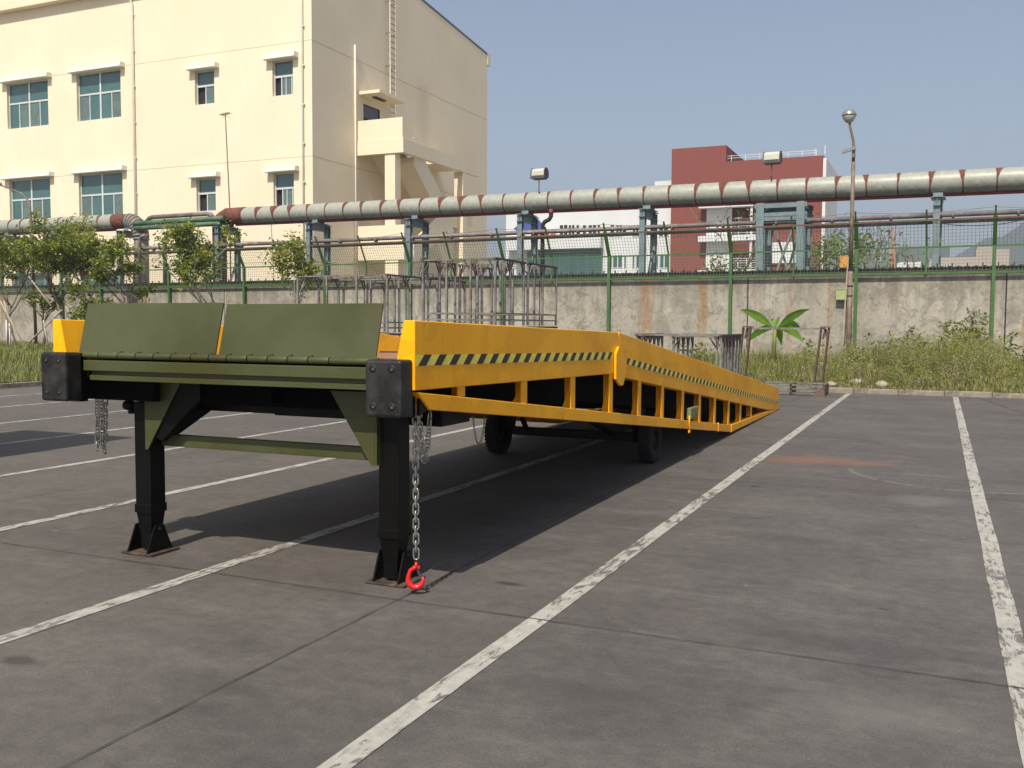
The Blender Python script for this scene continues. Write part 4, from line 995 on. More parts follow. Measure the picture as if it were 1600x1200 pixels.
# underframe
for x in (-5.12, -4.045, -3.12):
    m = MB(); m.prism([(x - .05, 5.1, dz_(5.1) - .031), (x - .05, YH, dz_(YH) - .031), (x - .05, 18.2, .16), (x - .05, 18.2, .05), (x - .05, 14.2, .30), (x - .05, YH, .86), (x - .05, 5.1, 1.08)], (.1, 0, 0)); put('main_beam', m, MT['under'], ramp)
for y in [5.5 + k * .93 for k in range(13)]:
    z = dz_(y) - .033; m = MB(); m.box(xa, xb, y, y + .06, z - .12, z); put('cross_member', m, MT['under'], ramp)
# front buffer beam (two olive channels with a dark recess)
xa, xb = -5.50, -3.07
m = MB(); m.box(xa + .02, xb, 4.925, 4.985, 1.27, 1.343); put('front_beam', m, MT['olive'], ramp, bevel=.004)
m = MB(); m.box(xa + .06, xb, 4.945, 4.985, 1.205, 1.240); m.box(xa + .06, xb, 4.962, 4.984, 1.242, 1.268); o = put('front_beam', m, MT['olive'], ramp)
m = MB(); m.box(RX0 + .13, RX1 - .13, 5.24, 5.30, 1.045, 1.345); put('front_frame', m, MT['under'], ramp)
m = MB(); m.box(-5.735, -5.0, 5.09, 5.15, 1.055, 1.27); put('corner_frame', m, MT['under'], ramp)
# lip hinge: knuckles
kn = [-5.49, -5.339, -5.16, -4.996, -4.836, -4.684, -4.514, -4.363, -4.215, -4.049, -3.887, -3.733, -3.577, -3.42, -3.07]
hc = (4.945, 1.378)
for a, b in zip(kn[:-1], kn[1:]):
    m = MB(); m.tube([(a + .004, hc[0], hc[1]), (b - .004, hc[0], hc[1])], .0235, 14); put('hinge_knuckle', m, MT['olive'], ramp, bevel=.002)
m = MB(); m.tube([(kn[0] - .01, hc[0], hc[1]), (kn[-1], hc[0], hc[1])], .013, 10); put('hinge_pin', m, MT['hole'], ramp)
m = MB()
for a in kn[2:-2]: m.tube([(a - .004, hc[0] + .004, hc[1] + .018), (a + .012, hc[0] + .01, hc[1] + .028), (a + .02, hc[0] + .02, hc[1] + .022)], .006, 6)
put('weld_bead', m, MT['hole'], ramp)
# lips
for x0, x1 in ((-5.555, -4.335), (-4.305, -3.105)):
    m = MB(); yb, yt_, zb_, zt_ = 4.958, 5.045, 1.395, 1.742 if x0 < -5 else 1.732
    m.quadmesh([(x0, yb, zb_), (x1, yb, zb_), (x1, yb + .014, zb_ + .003), (x0, yb + .014, zb_ + .003), (x0, yt_, zt_), (x1, yt_, zt_), (x1, yt_ + .014, zt_ - .003), (x0, yt_ + .014, zt_ - .003)],
               [(0, 1, 5, 4), (3, 7, 6, 2), (0, 4, 7, 3), (1, 2, 6, 5), (4, 5, 6, 7), (0, 3, 2, 1)])
    put('lip_plate', m, MT['olive'], ramp, bevel=.002)
# bumpers with countersunk bolts
for x0, x1 in ((-5.715, -5.475), (-3.062, -2.815)):
    m = MB(); m.box(x0, x1, 4.77, 4.915, 1.06, 1.398); bp_ = put('rubber_bumper', m, MT['rubber'], ramp, bevel=.018)
    for x in (x0 + .055, x1 - .065):
        for z in (1.125, 1.345):
            m = MB(); m.lathe([(.001, .0005), (.021, .0005), (.024, .0022)], (x, 4.7672, z), 18, axis='y'); put('bolt_hole', m, MT['hole'], bp_)
            m = MB(); m.tube([(x + .004, 4.7645, z - .003), (x + .004, 4.772, z - .003)], .0085, 8); put('bolt', m, MT['bolt'], bp_)
    m = MB(); m.box(x0 + .01, x1 - .03, 4.917, 4.985, 1.05, 1.39); put('bumper_bracket', m, MT['black'], ramp)
RAMP_FIT = False
# legs
def leg(x, y, foot_y, mirror):
    h = .07
    m = MB(); m.box(x - h, x + h, y - h, y + h, .31, 1.06); lg = put('leg', m, MT['black'], ramp, bevel=.006)
    m = MB(); m.box(x - h - .006, x + h + .006, y - h - .006, y + h + .006, .285, .345); put('collar', m, MT['black'], lg, bevel=.004)
    m = MB(); m.quadmesh([(x - .066, y - .066, .285), (x + .066, y - .066, .285), (x + .066, y + .066, .285), (x - .066, y + .066, .285), (x - .05, y - .05, .14), (x + .05, y - .05, .14), (x + .05, y + .05, .14), (x - .05, y + .05, .14)],
                                   [(0, 1, 5, 4), (1, 2, 6, 5), (2, 3, 7, 6), (3, 0, 4, 7), (0, 3, 2, 1), (4, 5, 6, 7)])
    m.box(x - .048, x + .048, y - .048, y + .048, .03, .142); put('inner_leg', m, MT['black'], lg)
    m = MB(); fx0, fx1 = x - .145, x + .135; m.box(fx0, fx1, foot_y, foot_y + .27, .004, .016); put('foot_plate', m, MT['baseplate'], lg, bevel=.002)
    for xx in (x - .10, x + .075):
        m = MB(); m.prism([(xx, foot_y + .012, .0165), (xx, foot_y + .25, .0165), (xx, foot_y + .17, .20), (xx, foot_y + .09, .20)], (.012, 0, 0)); put('foot_gusset', m, MT['black'], lg)
    m = MB(); m.tube([(x - .12, foot_y + .13, .17), (x + .11, foot_y + .13, .17)], .016, 10); put('foot_pin', m, MT['bolt'] if False else MT['black'], lg)
leg(-5.02, 5.07, 4.93, 0); leg(-3.06, 5.10, 4.985, 1)
# triangular gussets
m = MB(); m.prism([(-4.975, 4.984, 1.20), (-4.66, 4.984, 1.20), (-4.955, 4.984, .735), (-4.975, 4.984, .735)], (0, .014, 0)); put('gusset_plate', m, MT['olive'], ramp)
m = MB(); m.prism([(-3.45, 4.984, 1.19), (-3.13, 4.984, 1.19), (-3.13, 4.984, .74), (-3.155, 4.984, .74)], (0, .014, 0)); m.box(-3.128, -3.114, 4.984, 5.06, .74, 1.10); put('gusset_plate', m, MT['olive'], ramp)
m = MB(); m.box(-4.945, -3.135, 5.10, 5.15, .75, .832); put('leg_tie', m, MT['olive'], ramp, bevel=.004)
RAMP_FIT = False
# black braces, rails and jack handle
for x in (-4.90, -3.2):
    m = MB(); m.prism([(x - .02, 5.05, .80), (x - .02, 5.15, .80), (x - .02, 6.0, 1.16), (x - .02, 6.0, 1.28), (x - .02, 5.05, 1.28)], (.04, 0, 0)); put('leg_brace', m, MT['black'], ramp)
m = MB(); m.prism([(-4.96, 5.0, .84), (-4.84, 5.0, .80), (-4.50, 5.0, 1.10), (-4.50, 5.0, 1.28), (-4.96, 5.0, 1.28)], (0, .05, 0)); put('leg_brace', m, MT['black'], ramp)
m = MB(); m.box(-5.60, -2.95, 5.13, 5.21, 1.075, 1.16); m.box(-4.9, -3.1, 5.22, 5.30, 1.0, 1.12); put('cross_rail', m, MT['black'], ramp)
m = MB(); m.tube([(-4.98, 5.55, 1.0), (-4.1, 5.55, 1.005)], .028, 12); m.box(-4.3, -3.1, 5.53, 5.57, .955, .995); put('jack_tube', m, MT['black'], ramp)
m = MB(); m.tube([(-5.30, 5.2, 1.01), (-5.08, 5.12, 1.01)], .022, 8); m.lathe([(.001, -.05), (.035, -.04), (.04, 0), (.03, .04), (.001, .05)], (-5.33, 5.2, 1.01), 10, axis='x'); m.box(-5.34, -5.30, 5.19, 5.21, .95, 1.0); put('tow_coupling', m, MT['black'], ramp)
m = MB(); m.box(-3.1, -2.86, 5.35, 5.75, .955, 1.06); put('pump_box', m, MT['black'], ramp, bevel=.008)
RAMP_FIT = True
m = MB(); m.prism([(-2.815, 4.985, 1.22), (-2.815, 5.10, 1.09), (-2.815, 4.985, 1.06)], (-.02, 0, 0)); put('corner_gusset', m, MT['black'], ramp)
RAMP_FIT = False
# axle and wheels
AY = 10.90
m = MB(); m.box(-4.93, -3.16, AY - .05, AY + .05, .245, .345); put('axle', m, MT['black'], ramp, bevel=.006)
for x in (-5.02, -3.07):
    m = MB(); r = .275; prof = [(.15, -.075), (.20, -.08), (.25, -.078), (.268, -.06), (r, -.045), (r, .045), (.268, .06), (.25, .078), (.20, .08), (.15, .075)]
    m.lathe(prof, (x, AY, r), 40, axis='x')
    for k in range(36):
        t_ = 2 * math.pi * k / 36
        for sx in (-1, 1):
            c = Vector((x + sx * .038, AY + math.cos(t_ + sx * .05) * (r + .002), r + math.sin(t_ + sx * .05) * (r + .002))); d = Vector((0, math.cos(t_), math.sin(t_)))
            m.bar(c - Vector((.03, 0, 0)), c + Vector((.03, 0, 0)), .022, .012, up=d)
    wl_ = put('wheel', MB().lathe([(.001, -.05), (.05, -.05), (.06, -.03), (.13, -.02), (.15, -.072), (.155, -.072), (.155, .072), (.15, .072), (.13, .02), (.06, .03), (.05, .05), (.001, .05)], (x, AY, r), 24, axis='x'), MT['black'], ramp)
    put('tyre', m, MT['tyre'], wl_)
    sx = 1 if x < -4 else -1
    m = MB(); m.prism([(x + sx * .12, AY - .09, .24), (x + sx * .12, AY + .09, .24), (x + sx * .12, AY + .30, .78), (x + sx * .12, AY - .34, .84)], (sx * .05, 0, 0)); put('axle_bracket', m, MT['black'], ramp)
m = MB(); m.bar((-4.6, AY - .1, .33), (-4.25, 9.6, .86), .05, .05); m.bar((-3.5, AY - .1, .33), (-3.85, 9.6, .86), .05, .05); put('axle_strut', m, MT['black'], ramp)
# olive control box on the side with its latch
RAMP_FIT = True
m = MB(); m.box(-2.83, -2.768, 11.68, 12.08, .452, .592); cb = put('valve_box', m, mat('olive_pale', (.17, .19, .055), .45, var=.12, scale=12), ramp, bevel=.006)
m = MB()
for k in range(3):
    for j in range(3): m.lathe([(.001, .012), (.014, .008), (.017, 0)], (-2.768, 11.75 + k * .13, .485 + j * .038), 8, axis='x')
put('box_rivet', m, MT['bolt'], cb)
m = MB(); m.tube([(-2.785, 11.66, .50), (-2.78, 11.64, .42), (-2.782, 11.67, .36), (-2.785, 11.70, .29)], .010, 8); m.box(-2.797, -2.78, 11.66, 11.72, .29, .32); put('box_latch', m, MT['yellow'], ramp)

RAMP_FIT = False
# ------------------------------------------------------------------ chains
def link_mesh(scale=1.0):
    r = .0042 * scale; pts = []; hw, hl = .0130 * scale, .0165 * scale
    for k in range(7): t = math.pi * k / 6; pts.append((hw * math.cos(t), 0, hl + hw * math.sin(t)))
    for k in range(7): t = math.pi + math.pi * k / 6; pts.append((hw * math.cos(t), 0, -hl + hw * math.sin(t)))
    m = MB(); m.tube(pts, r, 6, closed=True); me = bpy.data.meshes.new('chain_link'); me.from_pydata(m.v, [], m.f); me.polygons.foreach_set('use_smooth', m.sm); me.materials.append(MT['chain']); return me
LM = link_mesh(1.2)
def chain(root, pts, pitch=.0505, me=LM, name='link'):
    """place links along a polyline"""
    pts = [Vector(p) for p in pts]; seg = [(b - a).length for a, b in zip(pts[:-1], pts[1:])]; L_ = sum(seg); n = int(L_ / pitch)
    def pos(s):
        for a, b, l in zip(pts[:-1], pts[1:], seg):
            if s <= l: return a + (b - a) * (s / l), (b - a).normalized()
            s -= l
        return pts[-1], (pts[-1] - pts[-2]).normalized()
    for k in range(n):
        p, d = pos((k + .5) * pitch); q = (-d).to_track_quat('Z', 'Y')
        o = bpy.data.objects.new(name, me); C.objects.link(o); o.parent = root; o.location = p - root.location
        o.rotation_mode = 'QUATERNION'; from mathutils import Quaternion
        o.rotation_quaternion = q @ Quaternion((0, 0, 1), (math.pi / 2 if k % 2 else 0) + random.uniform(-.25, .25) + .3)
cx, cy = -2.80, 4.905
t = thing('lifting_chain', 'long galvanised chain hanging beside the right leg with a red hook at its end', 'chain', (cx, cy, 1.1))
chain(t, [(cx, cy, 1.115), (cx + .006, cy, .19)], pitch=.0445)
hk = MB(); c = Vector((cx + .006, cy, .10)); 
prof = [((-.030, .045), .010), ((-.038, .02), .011), ((-.043, -.005), .013), ((-.036, -.032), .0155), ((-.014, -.047), .016), ((.012, -.045), .015), ((.032, -.026), .012), ((.036, -.004), .009), ((.034, .010), .006)]
dirx = Vector((.93, .37, 0))
P3 = [c + dirx * a[0][0] * 1.15 + Vector((0, 0, a[0][1] * 1.12 - .002)) for a in prof]
top = c + Vector((0, 0, .068))
hk.tube([top, c + dirx * -.012 + Vector((0, 0, .06))] + P3, [.013, .0135] + [a[1] * 1.16 for a in prof], 12)
for sgn in (-1, 1):
    e = Vector((-dirx.y, dirx.x, 0)) * .011 * sgn; hk.tube([top + e + Vector((0, 0, -.012)), top + e + Vector((0, 0, .028))], [.009, .007], 8)
hk.bar(top + dirx * -.022, top + dirx * .022, .02, .016)
ho = put('hook', hk, MT['red'], t)
m = MB(); m.bar(c + dirx * .008 + Vector((0, 0, .052)), c + dirx * .031 + Vector((0, 0, -.004)), .007, .010); put('latch', m, MT['bolt'], ho)
t = thing('looped_chain', 'short galvanised chain looped up under the right front corner of the ramp', 'chain', (-2.84, 5.05, 1.1))
def sag(a, b, drop, n=14):
    a = Vector(a); b = Vector(b); return [a.lerp(b, k / n) - Vector((0, 0, drop * (1 - (abs(2 * k / n - 1)) ** 2.2))) for k in range(n + 1)]
chain(t, sag((-2.83, 5.00, 1.10), (-2.83, 5.14, 1.09), .31), pitch=.0445)
t = thing('doubled_chain', 'galvanised chain folded double hanging beside the left bumper', 'chain', (-5.5, 5.1, 1.1))
chain(t, [(-5.545, 5.1, 1.09), (-5.55, 5.1, .66)], pitch=.0445); chain(t, sag((-5.51, 5.1, 1.07), (-5.462, 5.1, 1.07), .38, 10), pitch=.0445)
m = MB(); m.tube([(-5.535, 5.09, 1.22), (-5.54, 5.09, 1.10)], .011, 8); put('red_strap', m, MT['red'], t)
t = thing('safety_chain', 'thin dark chain hanging in a loop under the ramp near the left wheel', 'chain', (-3.1, 6.38, .92))
chain(t, sag((-3.1, 6.28, .93), (-3.1, 6.48, .915), .20, 14), pitch=.02, me=link_mesh(.5))

# ================================================================== STEEL RACK FRAMES
def rack(x0, x1, y0, y1, z0, z1, lab, loc_group='steel rack frames stored beyond the ramp', nx_=2, ny_=2, rust_top=True):
    t = thing('rack_frame', lab, 'rack', ((x0 + x1) / 2, (y0 + y1) / 2, z0), loc_group)
    s = .045
    xs_ = [x0 + (x1 - x0) * i / nx_ for i in range(nx_ + 1)]; ys__ = [y0 + (y1 - y0) * j / ny_ for j in range(ny_ + 1)]
    for i, x in enumerate(xs_):
        for j, y in enumerate(ys__):
            if 0 < i < nx_ and 0 < j < ny_: continue
            m = MB(); m.box(x - s / 2, x + s / 2, y - s / 2, y + s / 2, z0 + .002, z1 - .041); lg = put('leg', m, MT['rack'], t)
            m = MB()
            if j in (0, ny_):
                pass
            for sy in (-1, 1):
                if y + sy * .18 < y0 - .01 or y + sy * .18 > y1 + .01: continue
                m.bar((x, y, z1 - .30), (x, y + sy * .16, z1 - .045), .022, .03)
            for sx in (-1, 1):
                if x + sx * .18 < x0 - .01 or x + sx * .18 > x1 + .01: continue
                if j == 0: m.bar((x, y, z1 - .30), (x + sx * .16, y, z1 - .045), .022, .03)
            if m.v: put('bracket', m, MT['rackrust'], lg)
    for x in (x0, x1):
        m = MB(); m.bar((x, y0 - .05, z1 - .02), (x, y1 + .05, z1 - .02), .06, .04); put('top_rail', m, MT['rackrust'] if rust_top else MT['rack'], t)
    for y in ys__:
        m = MB(); m.bar((x0, y, z1 - .025), (x1, y, z1 - .025), .04, .03); put('top_bar', m, MT['rack'], t)
    m = MB()
    for z in (z0 + .12, z0 + .26):
        for y in (y0, y1): m.bar((x0, y, z), (x1, y, z), .03, .03)
        for x in (x0, x1): m.bar((x, y0, z + .002), (x, y1, z + .002), .03, .03)
    put('bottom_rail', m, MT['rack'], t)
    return t
ZT = 3.05
a = on_z(661, 405, ZT); b = on_z(774, 402, ZT); c1 = on_z(824, 409.5, ZT); c2 = on_z(872, 417, ZT)
for lev, (z0, z1) in enumerate(((0.0, 1.58), (1.60, ZT))):
    w2 = ('upper', 'lower')[1 - lev]
    rack(a.x, b.x, b.y, c1.y - .12, z0, z1, '%s steel rack frame at the near end of the tallest stack' % w2 if lev else 'lower steel rack frame hidden under the near end of the tallest stack', nx_=3, ny_=2)
    rack(a.x, b.x, c1.y + .12, c2.y, z0, z1, '%s steel rack frame at the far end of the tallest stack' % w2 if lev else 'lower steel rack frame hidden under the far end of the tallest stack', nx_=3, ny_=2)
ZL = 2.85
a = on_z(499, 433.5, ZL); b = on_z(605, 428, ZL); c1 = on_z(659.5, 434, ZL); c2 = on_z(711, 440, ZL)
yy = min(a.y, b.y)
for lev, (z0, z1) in enumerate(((0.0, 1.38), (1.40, ZL))):
    rack(a.x, b.x, b.y, c1.y - .12, z0, z1, ('lower' if lev == 0 else 'upper') + ' steel rack frame of the lower left stack, nearest one', nx_=3, ny_=2)
    rack(a.x, b.x, c1.y + .12, c2.y, z0, z1, ('lower' if lev == 0 else 'upper') + ' steel rack frame of the lower left stack, farther one', nx_=3, ny_=2)
Yr = 21.0
xa, xb = on_y(995, 523, Yr).x, on_y(1127, 523, Yr).x
yb = on_x(1162, 523, xb).y
rack(xa, xb, Yr, min(yb, 23.2), 0, on_y(1060, 522, Yr).z, 'steel rack frame on the ground behind the sloping end of the ramp', nx_=1, ny_=6)
rack(xb - 1.1, xb - .12, Yr + .15, 23.0, 0, on_y(1060, 522, Yr).z - .03, 'narrow steel rack frame nested inside the one behind the ramp end', nx_=1, ny_=4)
# portal frame leaning near the kerb
Yp = 24.2
xl, xr = on_y(1168, 514, Yp).x, on_y(1290, 513, Yp).x; zt_ = on_y(1168, 513, Yp).z
t = thing('portal_frame', 'rusty steel portal frame standing on splayed legs in front of the banana plant', 'rack', ((xl + xr) / 2, Yp, 0))
m = MB(); m.bar((xl, Yp, zt_), (xr, Yp, zt_), .05, .05); put('top_bar', m, MT['rack'], t)
for x, lab in ((xl, 0), (xr, 1)):
    m = MB(); m.box(x - .12, x + .12, Yp - .06, Yp + .06, zt_ + .028, zt_ + .055); put('cap_plate', m, MT['rackrust'], t)
    for dx in ((-.10, -.25), (.08, -.1)):
        m = MB(); m.bar((x + dx[0], Yp, zt_ + .02), (x + dx[0] * .3 + dx[1] * .9, Yp + .06, 0.05), .05, .04); m.bar((x, Yp, zt_ - .01), (x + dx[0] * .6, Yp, zt_ - .25), .05, .05); put('leg', m, MT['rackrust'], t)
t = thing('fallen_frame', 'flat steel frame lying on the ground beside the toe of the ramp', 'rack', (-3.2, 23.4, 0))
a = on_z(1190, 597, .2); 
x0, x1 = on_y(1185, 600, 23.2).x, on_y(1288, 600, 23.2).x
for z in (.05, .15, .24):
    m = MB(); m.bar((x0, 23.2, z), (x1, 23.2, z), .04, .035); m.bar((x0, 24.0, z + .01), (x1, 24.0, z + .01), .04, .035); put('rail', m, MT['rack'], t)
for x in (x0, (x0 + x1) / 2, x1):
    m = MB(); m.box(x - .02, x + .02, 23.18, 24.02, .02, .26); put('end_bar', m, MT['rackrust'], t)
m = MB(); m.prism([(x1 - .25, 22.9, .0), (x1 + .05, 22.9, .0), (x1 + .02, 22.95, .16), (x1 - .06, 22.95, .20)], (0, .08, 0)); put('foot', m, MT['rackrust'], t)

# ================================================================== ADDED TRUCK, out of view, sized to cast the shadow at the left
t = thing('added_shadow_truck', 'unseen white box truck added at the left to cast a shadow on the bays', 'truck', (-11.2, 4.6, 0))
m = MB(); m.box(-12.25, -10.12, 3.2, 7.55, .95, 3.25); put('cargo_box', m, MT['truck'], t, bevel=.03)
m = MB(); m.prism([(-12.1, 3.1, .6), (-12.1, 1.5, .6), (-12.1, 1.45, 1.4), (-12.1, 1.8, 2.3), (-12.1, 3.1, 2.35)], (1.85, 0, 0)); cb = put('cab', m, MT['truck'], t, bevel=.05)
m = MB(); m.prism([(-12.0, 1.46, 1.42), (-12.0, 1.80, 2.2), (-12.0, 1.77, 2.21), (-12.0, 1.43, 1.43)], (1.65, 0, 0)); put('windscreen', m, MT['glass'], cb)
m = MB(); m.box(-11.9, -10.5, 2.4, 7.5, .6, .94); put('chassis', m, MT['black'], t)
for x in (-12.0, -10.55):
    for y in (2.3, 6.4):
        m = MB(); m.lathe([(.001, -.1), (.2, -.1), (.22, -.13), (.38, -.12), (.42, -.08), (.42, .08), (.38, .12), (.22, .13), (.2, .1), (.001, .1)], (x, y, .42), 24, axis='x'); put('wheel', m, MT['tyre'], t)

# ================================================================== VEGETATION
def leaf_quad(m, p, size, rnd, mi, narrow=.5, up=None):
    d = Vector((rnd.gauss(0, 1), rnd.gauss(0, 1), rnd.gauss(.1, .7))).normalized(); a = d.cross(Vector((rnd.gauss(0, 1), rnd.gauss(0, 1), rnd.gauss(0, 1))))
    if a.length < .01: return
    a.normalize(); k = len(m.v); h = size
    m.v += [tuple(p), tuple(p + d * h * .5 + a * h * narrow * .5), tuple(p + d * h), tuple(p + d * h * .5 - a * h * narrow * .5)]
    m.f.append((k, k + 1, k + 2, k + 3)); m.mi.append(mi); m.sm.append(False)
def tree(px, off, top_y, spread, lab, seed, bark='bark', style='round', base=None, leaves=2600, mats=('leafa', 'leafb', 'leafc'), crown_lo=.42, leaf=.15, stems=1, group='young trees on the grass verge', name='young_tree'):
    s, z = wall_s(px, top_y, off); P = wp(s, off, 0); z0 = verge_h(P.x, P.y); rnd = random.Random(seed)
    t = thing(name, lab, 'tree', (P.x, P.y, z0), group)
    H = z - z0; base = Vector((P.x, P.y, z0 - .05))
    tr = MB(); tips = []
    def limb(p, d, l, r, depth):
        pts = [p.copy()]; rs_ = [r]; dd = d.copy(); n = 5
        for k in range(n):
            dd = (dd + Vector((rnd.gauss(0, .10), rnd.gauss(0, .10), .05))).normalized(); pts.append(pts[-1] + dd * (l / n)); rs_.append(r * (1 - .12 * (k + 1)))
        tr.tube(pts, rs_, 7)
        if depth == 0:
            for q in pts[2:]: tips.append((q, l * .38))
            return
        nb = 3 if depth > 1 else 4
        for k in range(nb):
            q = pts[rnd.choice((2, 3, 4, 5))]; a = rnd.uniform(0, 2 * math.pi); sp = {'round': .95, 'up': .5, 'wide': 1.1}[style]
            nd = (dd + Vector((math.cos(a) * sp, math.sin(a) * sp, rnd.uniform(-.1, .4)))).normalized(); limb(q, nd, l * rnd.uniform(.5, .75), rs_[3] * .6, depth - 1)
        tips.append((pts[-1], l * .3))
    cw = spread / F_PX * (base - CAM).length / 2
    for k in range(stems):
        a = rnd.uniform(0, 6.28); lean_ = .12 + .18 * (stems > 1)
        d = Vector((math.cos(a) * lean_, math.sin(a) * lean_, 1)).normalized()
        fork = H * crown_lo * rnd.uniform(.8, 1.05)
        pts = [base, base + d * fork * .5 + Vector((rnd.gauss(0, .05), rnd.gauss(0, .05), 0)), base + d * fork]
        tr.tube(pts, [.07, .055, .05], 8)
        for q in range(4 if stems == 1 else 3):
            a = rnd.uniform(0, 6.28); sp = {'round': .75, 'up': .38, 'wide': 1.0}[style]; nd = Vector((math.cos(a) * sp, math.sin(a) * sp, 1)).normalized()
            limb(pts[-1] - d * fork * .12 * q, nd, (H - fork) * .52, .038, 2)
    put('trunk', tr, MT[bark], t, recalc=False)
    # leaf clumps: around limb ends, limited to the crown envelope
    cr = MB(); clumps = []
    for q, rr_ in tips:
        e = Vector((q.x - base.x, q.y - base.y, 0)).length
        if e < cw * 1.05 and q.z < z0 + H * 1.0: clumps.append((q, rr_ * rnd.uniform(.6, 1.1)))
    if len(clumps) > 0:
        per = max(8, int(leaves * 1.7) // len(clumps))
        for q, rr_ in clumps:
            tone = rnd.random(); mi0 = 0 if tone < .5 else (1 if tone < .78 else 2)
            for k in range(int(per * rnd.uniform(.3, 1.6))):
                o_ = Vector((rnd.gauss(0, 1), rnd.gauss(0, 1), rnd.gauss(0, .8))) * (min(rr_, .42) * .55)
                mi = mi0 if rnd.random() < .7 else rnd.choice((0, 1, 2)); leaf_quad(cr, q + o_, leaf * rnd.uniform(.6, 1.25), rnd, mi)
    put('crown', cr, [MT[k] for k in mats], t, recalc=False)
    return t, base
TL = [
 dict(px=4, off=-4, top_y=330, spread=60, lab='tree cut by the left edge of the photo, layered light leaves', seed=3, style='round', leaves=2200, crown_lo=.35),
 dict(px=112, off=-4.5, top_y=318, spread=140, lab='bushy young tree left of the biggest crown, behind the left bumper', seed=5, leaves=3600, crown_lo=.45, stems=2),
 dict(px=150, off=-3.2, top_y=312, spread=150, lab='bushy young tree with a pale forked trunk, tallest of the left clump', seed=11, bark='barkp', leaves=3800, crown_lo=.42, stems=2),
 dict(px=203, off=-3.8, top_y=352, spread=95, lab='lower leafy tree below the rusty pipe elbow', seed=17, leaves=2200, crown_lo=.45),
 dict(px=312, off=-3.6, top_y=312, spread=115, lab='leafy tree with pale forked trunk in front of the rusty pipe end', seed=23, bark='barkp', leaves=3600, crown_lo=.34, stems=2),
 dict(px=447, off=-3.4, top_y=346, spread=90, lab='slender sparse tree before the cream building corner', seed=31, bark='barkp', style='up', leaves=1500, crown_lo=.36, mats=('leafc', 'leafa', 'leafb')),
 dict(px=130, off=-5.5, top_y=432, spread=70, lab='low bush of dark leaves behind the left end of the ramp', seed=37, leaves=1700, crown_lo=.2, stems=2),
 dict(px=64, off=-4.6, top_y=425, spread=45, lab='small sapling beside the slim lamp post at the left', seed=41, leaves=500, crown_lo=.5),
]
for d in TL: tree(**d)
# stakes propping the left trees
for i, (a, b, mt, lab) in enumerate([((0, 470), (42, 556), 'bamboo', 'thin bamboo prop leaning from the left edge'), ((20, 520), (6, 470), 'bamboo', 'short bamboo prop behind the leftmost tree'),
        ((97, 484), (32, 574), 'bamboo', 'long bamboo prop slanting left in front of the sapling'), ((45, 432), (80, 478), 'bamboo', 'bamboo rail tied to the sapling'), ((10, 500), (11, 558), 'stakew', 'white stake nearest the left edge'), ((15, 505), (16, 562), 'stakew', 'second white stake from the left edge'),
        ((68, 500), (76, 550), 'barkp', 'pale stake under the sapling'), ((4, 480), (30, 552), 'bark', 'dark prop beside the white stakes'), ((100, 470), (118, 512), 'bamboo', 'bamboo prop behind the yellow wing plate')]):
    off = -5.0; P0, P1 = P_(*a, off), P_(*b, off); m = MB(); P1.z = max(P1.z, verge_h(P1.x, P1.y)) if b[1] < 545 else verge_h(P1.x, P1.y) - .02
    m.tube([P0, P1], .035, 6); tag(put('tree_prop', m, MT[mt]), lab, 'stake', 'props among the left trees')
# background trees near the red building
def far_tree(px, py_top, Y, H0, lab, seed, leaves, mats=('leafb', 'leafa', 'leafb'), spread=50, bare=False):
    p = on_y(px, py_top, Y); rnd = random.Random(seed); t = thing('background_tree', lab, 'tree', (p.x, p.y, 0), 'trees beyond the wall')
    tr = MB(); H = p.z; tips = []
    def limb(q, d, l, r, dep):
        e = q + d * l; tr.tube([q, e], [r, r * .6], 6)
        tips.append(e)
        if dep:
            for k in range(3): 
                a = rnd.uniform(0, 6.28); limb(q.lerp(e, rnd.uniform(.5, 1)), (d + Vector((math.cos(a) * .7, math.sin(a) * .7, rnd.uniform(-.1, .5)))).normalized(), l * .65, r * .55, dep - 1)
    limb(Vector((p.x, p.y, 0)), Vector((0, 0, 1)), H * .55, .14, 4 if bare else 3); put('trunk', tr, MT['bark'], t, recalc=False)
    cr = MB()
    for q in tips:
        if q.z < H * .25 or q.z > H: continue
        for k in range(leaves): leaf_quad(cr, q + Vector((rnd.gauss(0, .4), rnd.gauss(0, .4), rnd.gauss(0, .35))), rnd.uniform(.2, .38), rnd, rnd.choice((0, 1, 2)))
    if cr.v: put('crown', cr, [MT[k] for k in mats], t, recalc=False)
far_tree(1160, 330, 75, 9, 'thin tree in front of the white balconies', 2, 7)
far_tree(1128, 408, 70, 4, 'low bush below the balconies of the red building', 3, 14)
far_tree(1280, 372, 60, 7, 'dark tree right of the red building', 4, 16)
far_tree(1310, 372, 66, 7, 'second dark tree right of the red building, beside the lamp post', 5, 14)
far_tree(1365, 362, 80, 8, 'almost bare tree between lamp post and crane', 6, 1, bare=True)
far_tree(1432, 368, 80, 8, 'almost bare tree between crane and right trestle', 7, 1, bare=True)

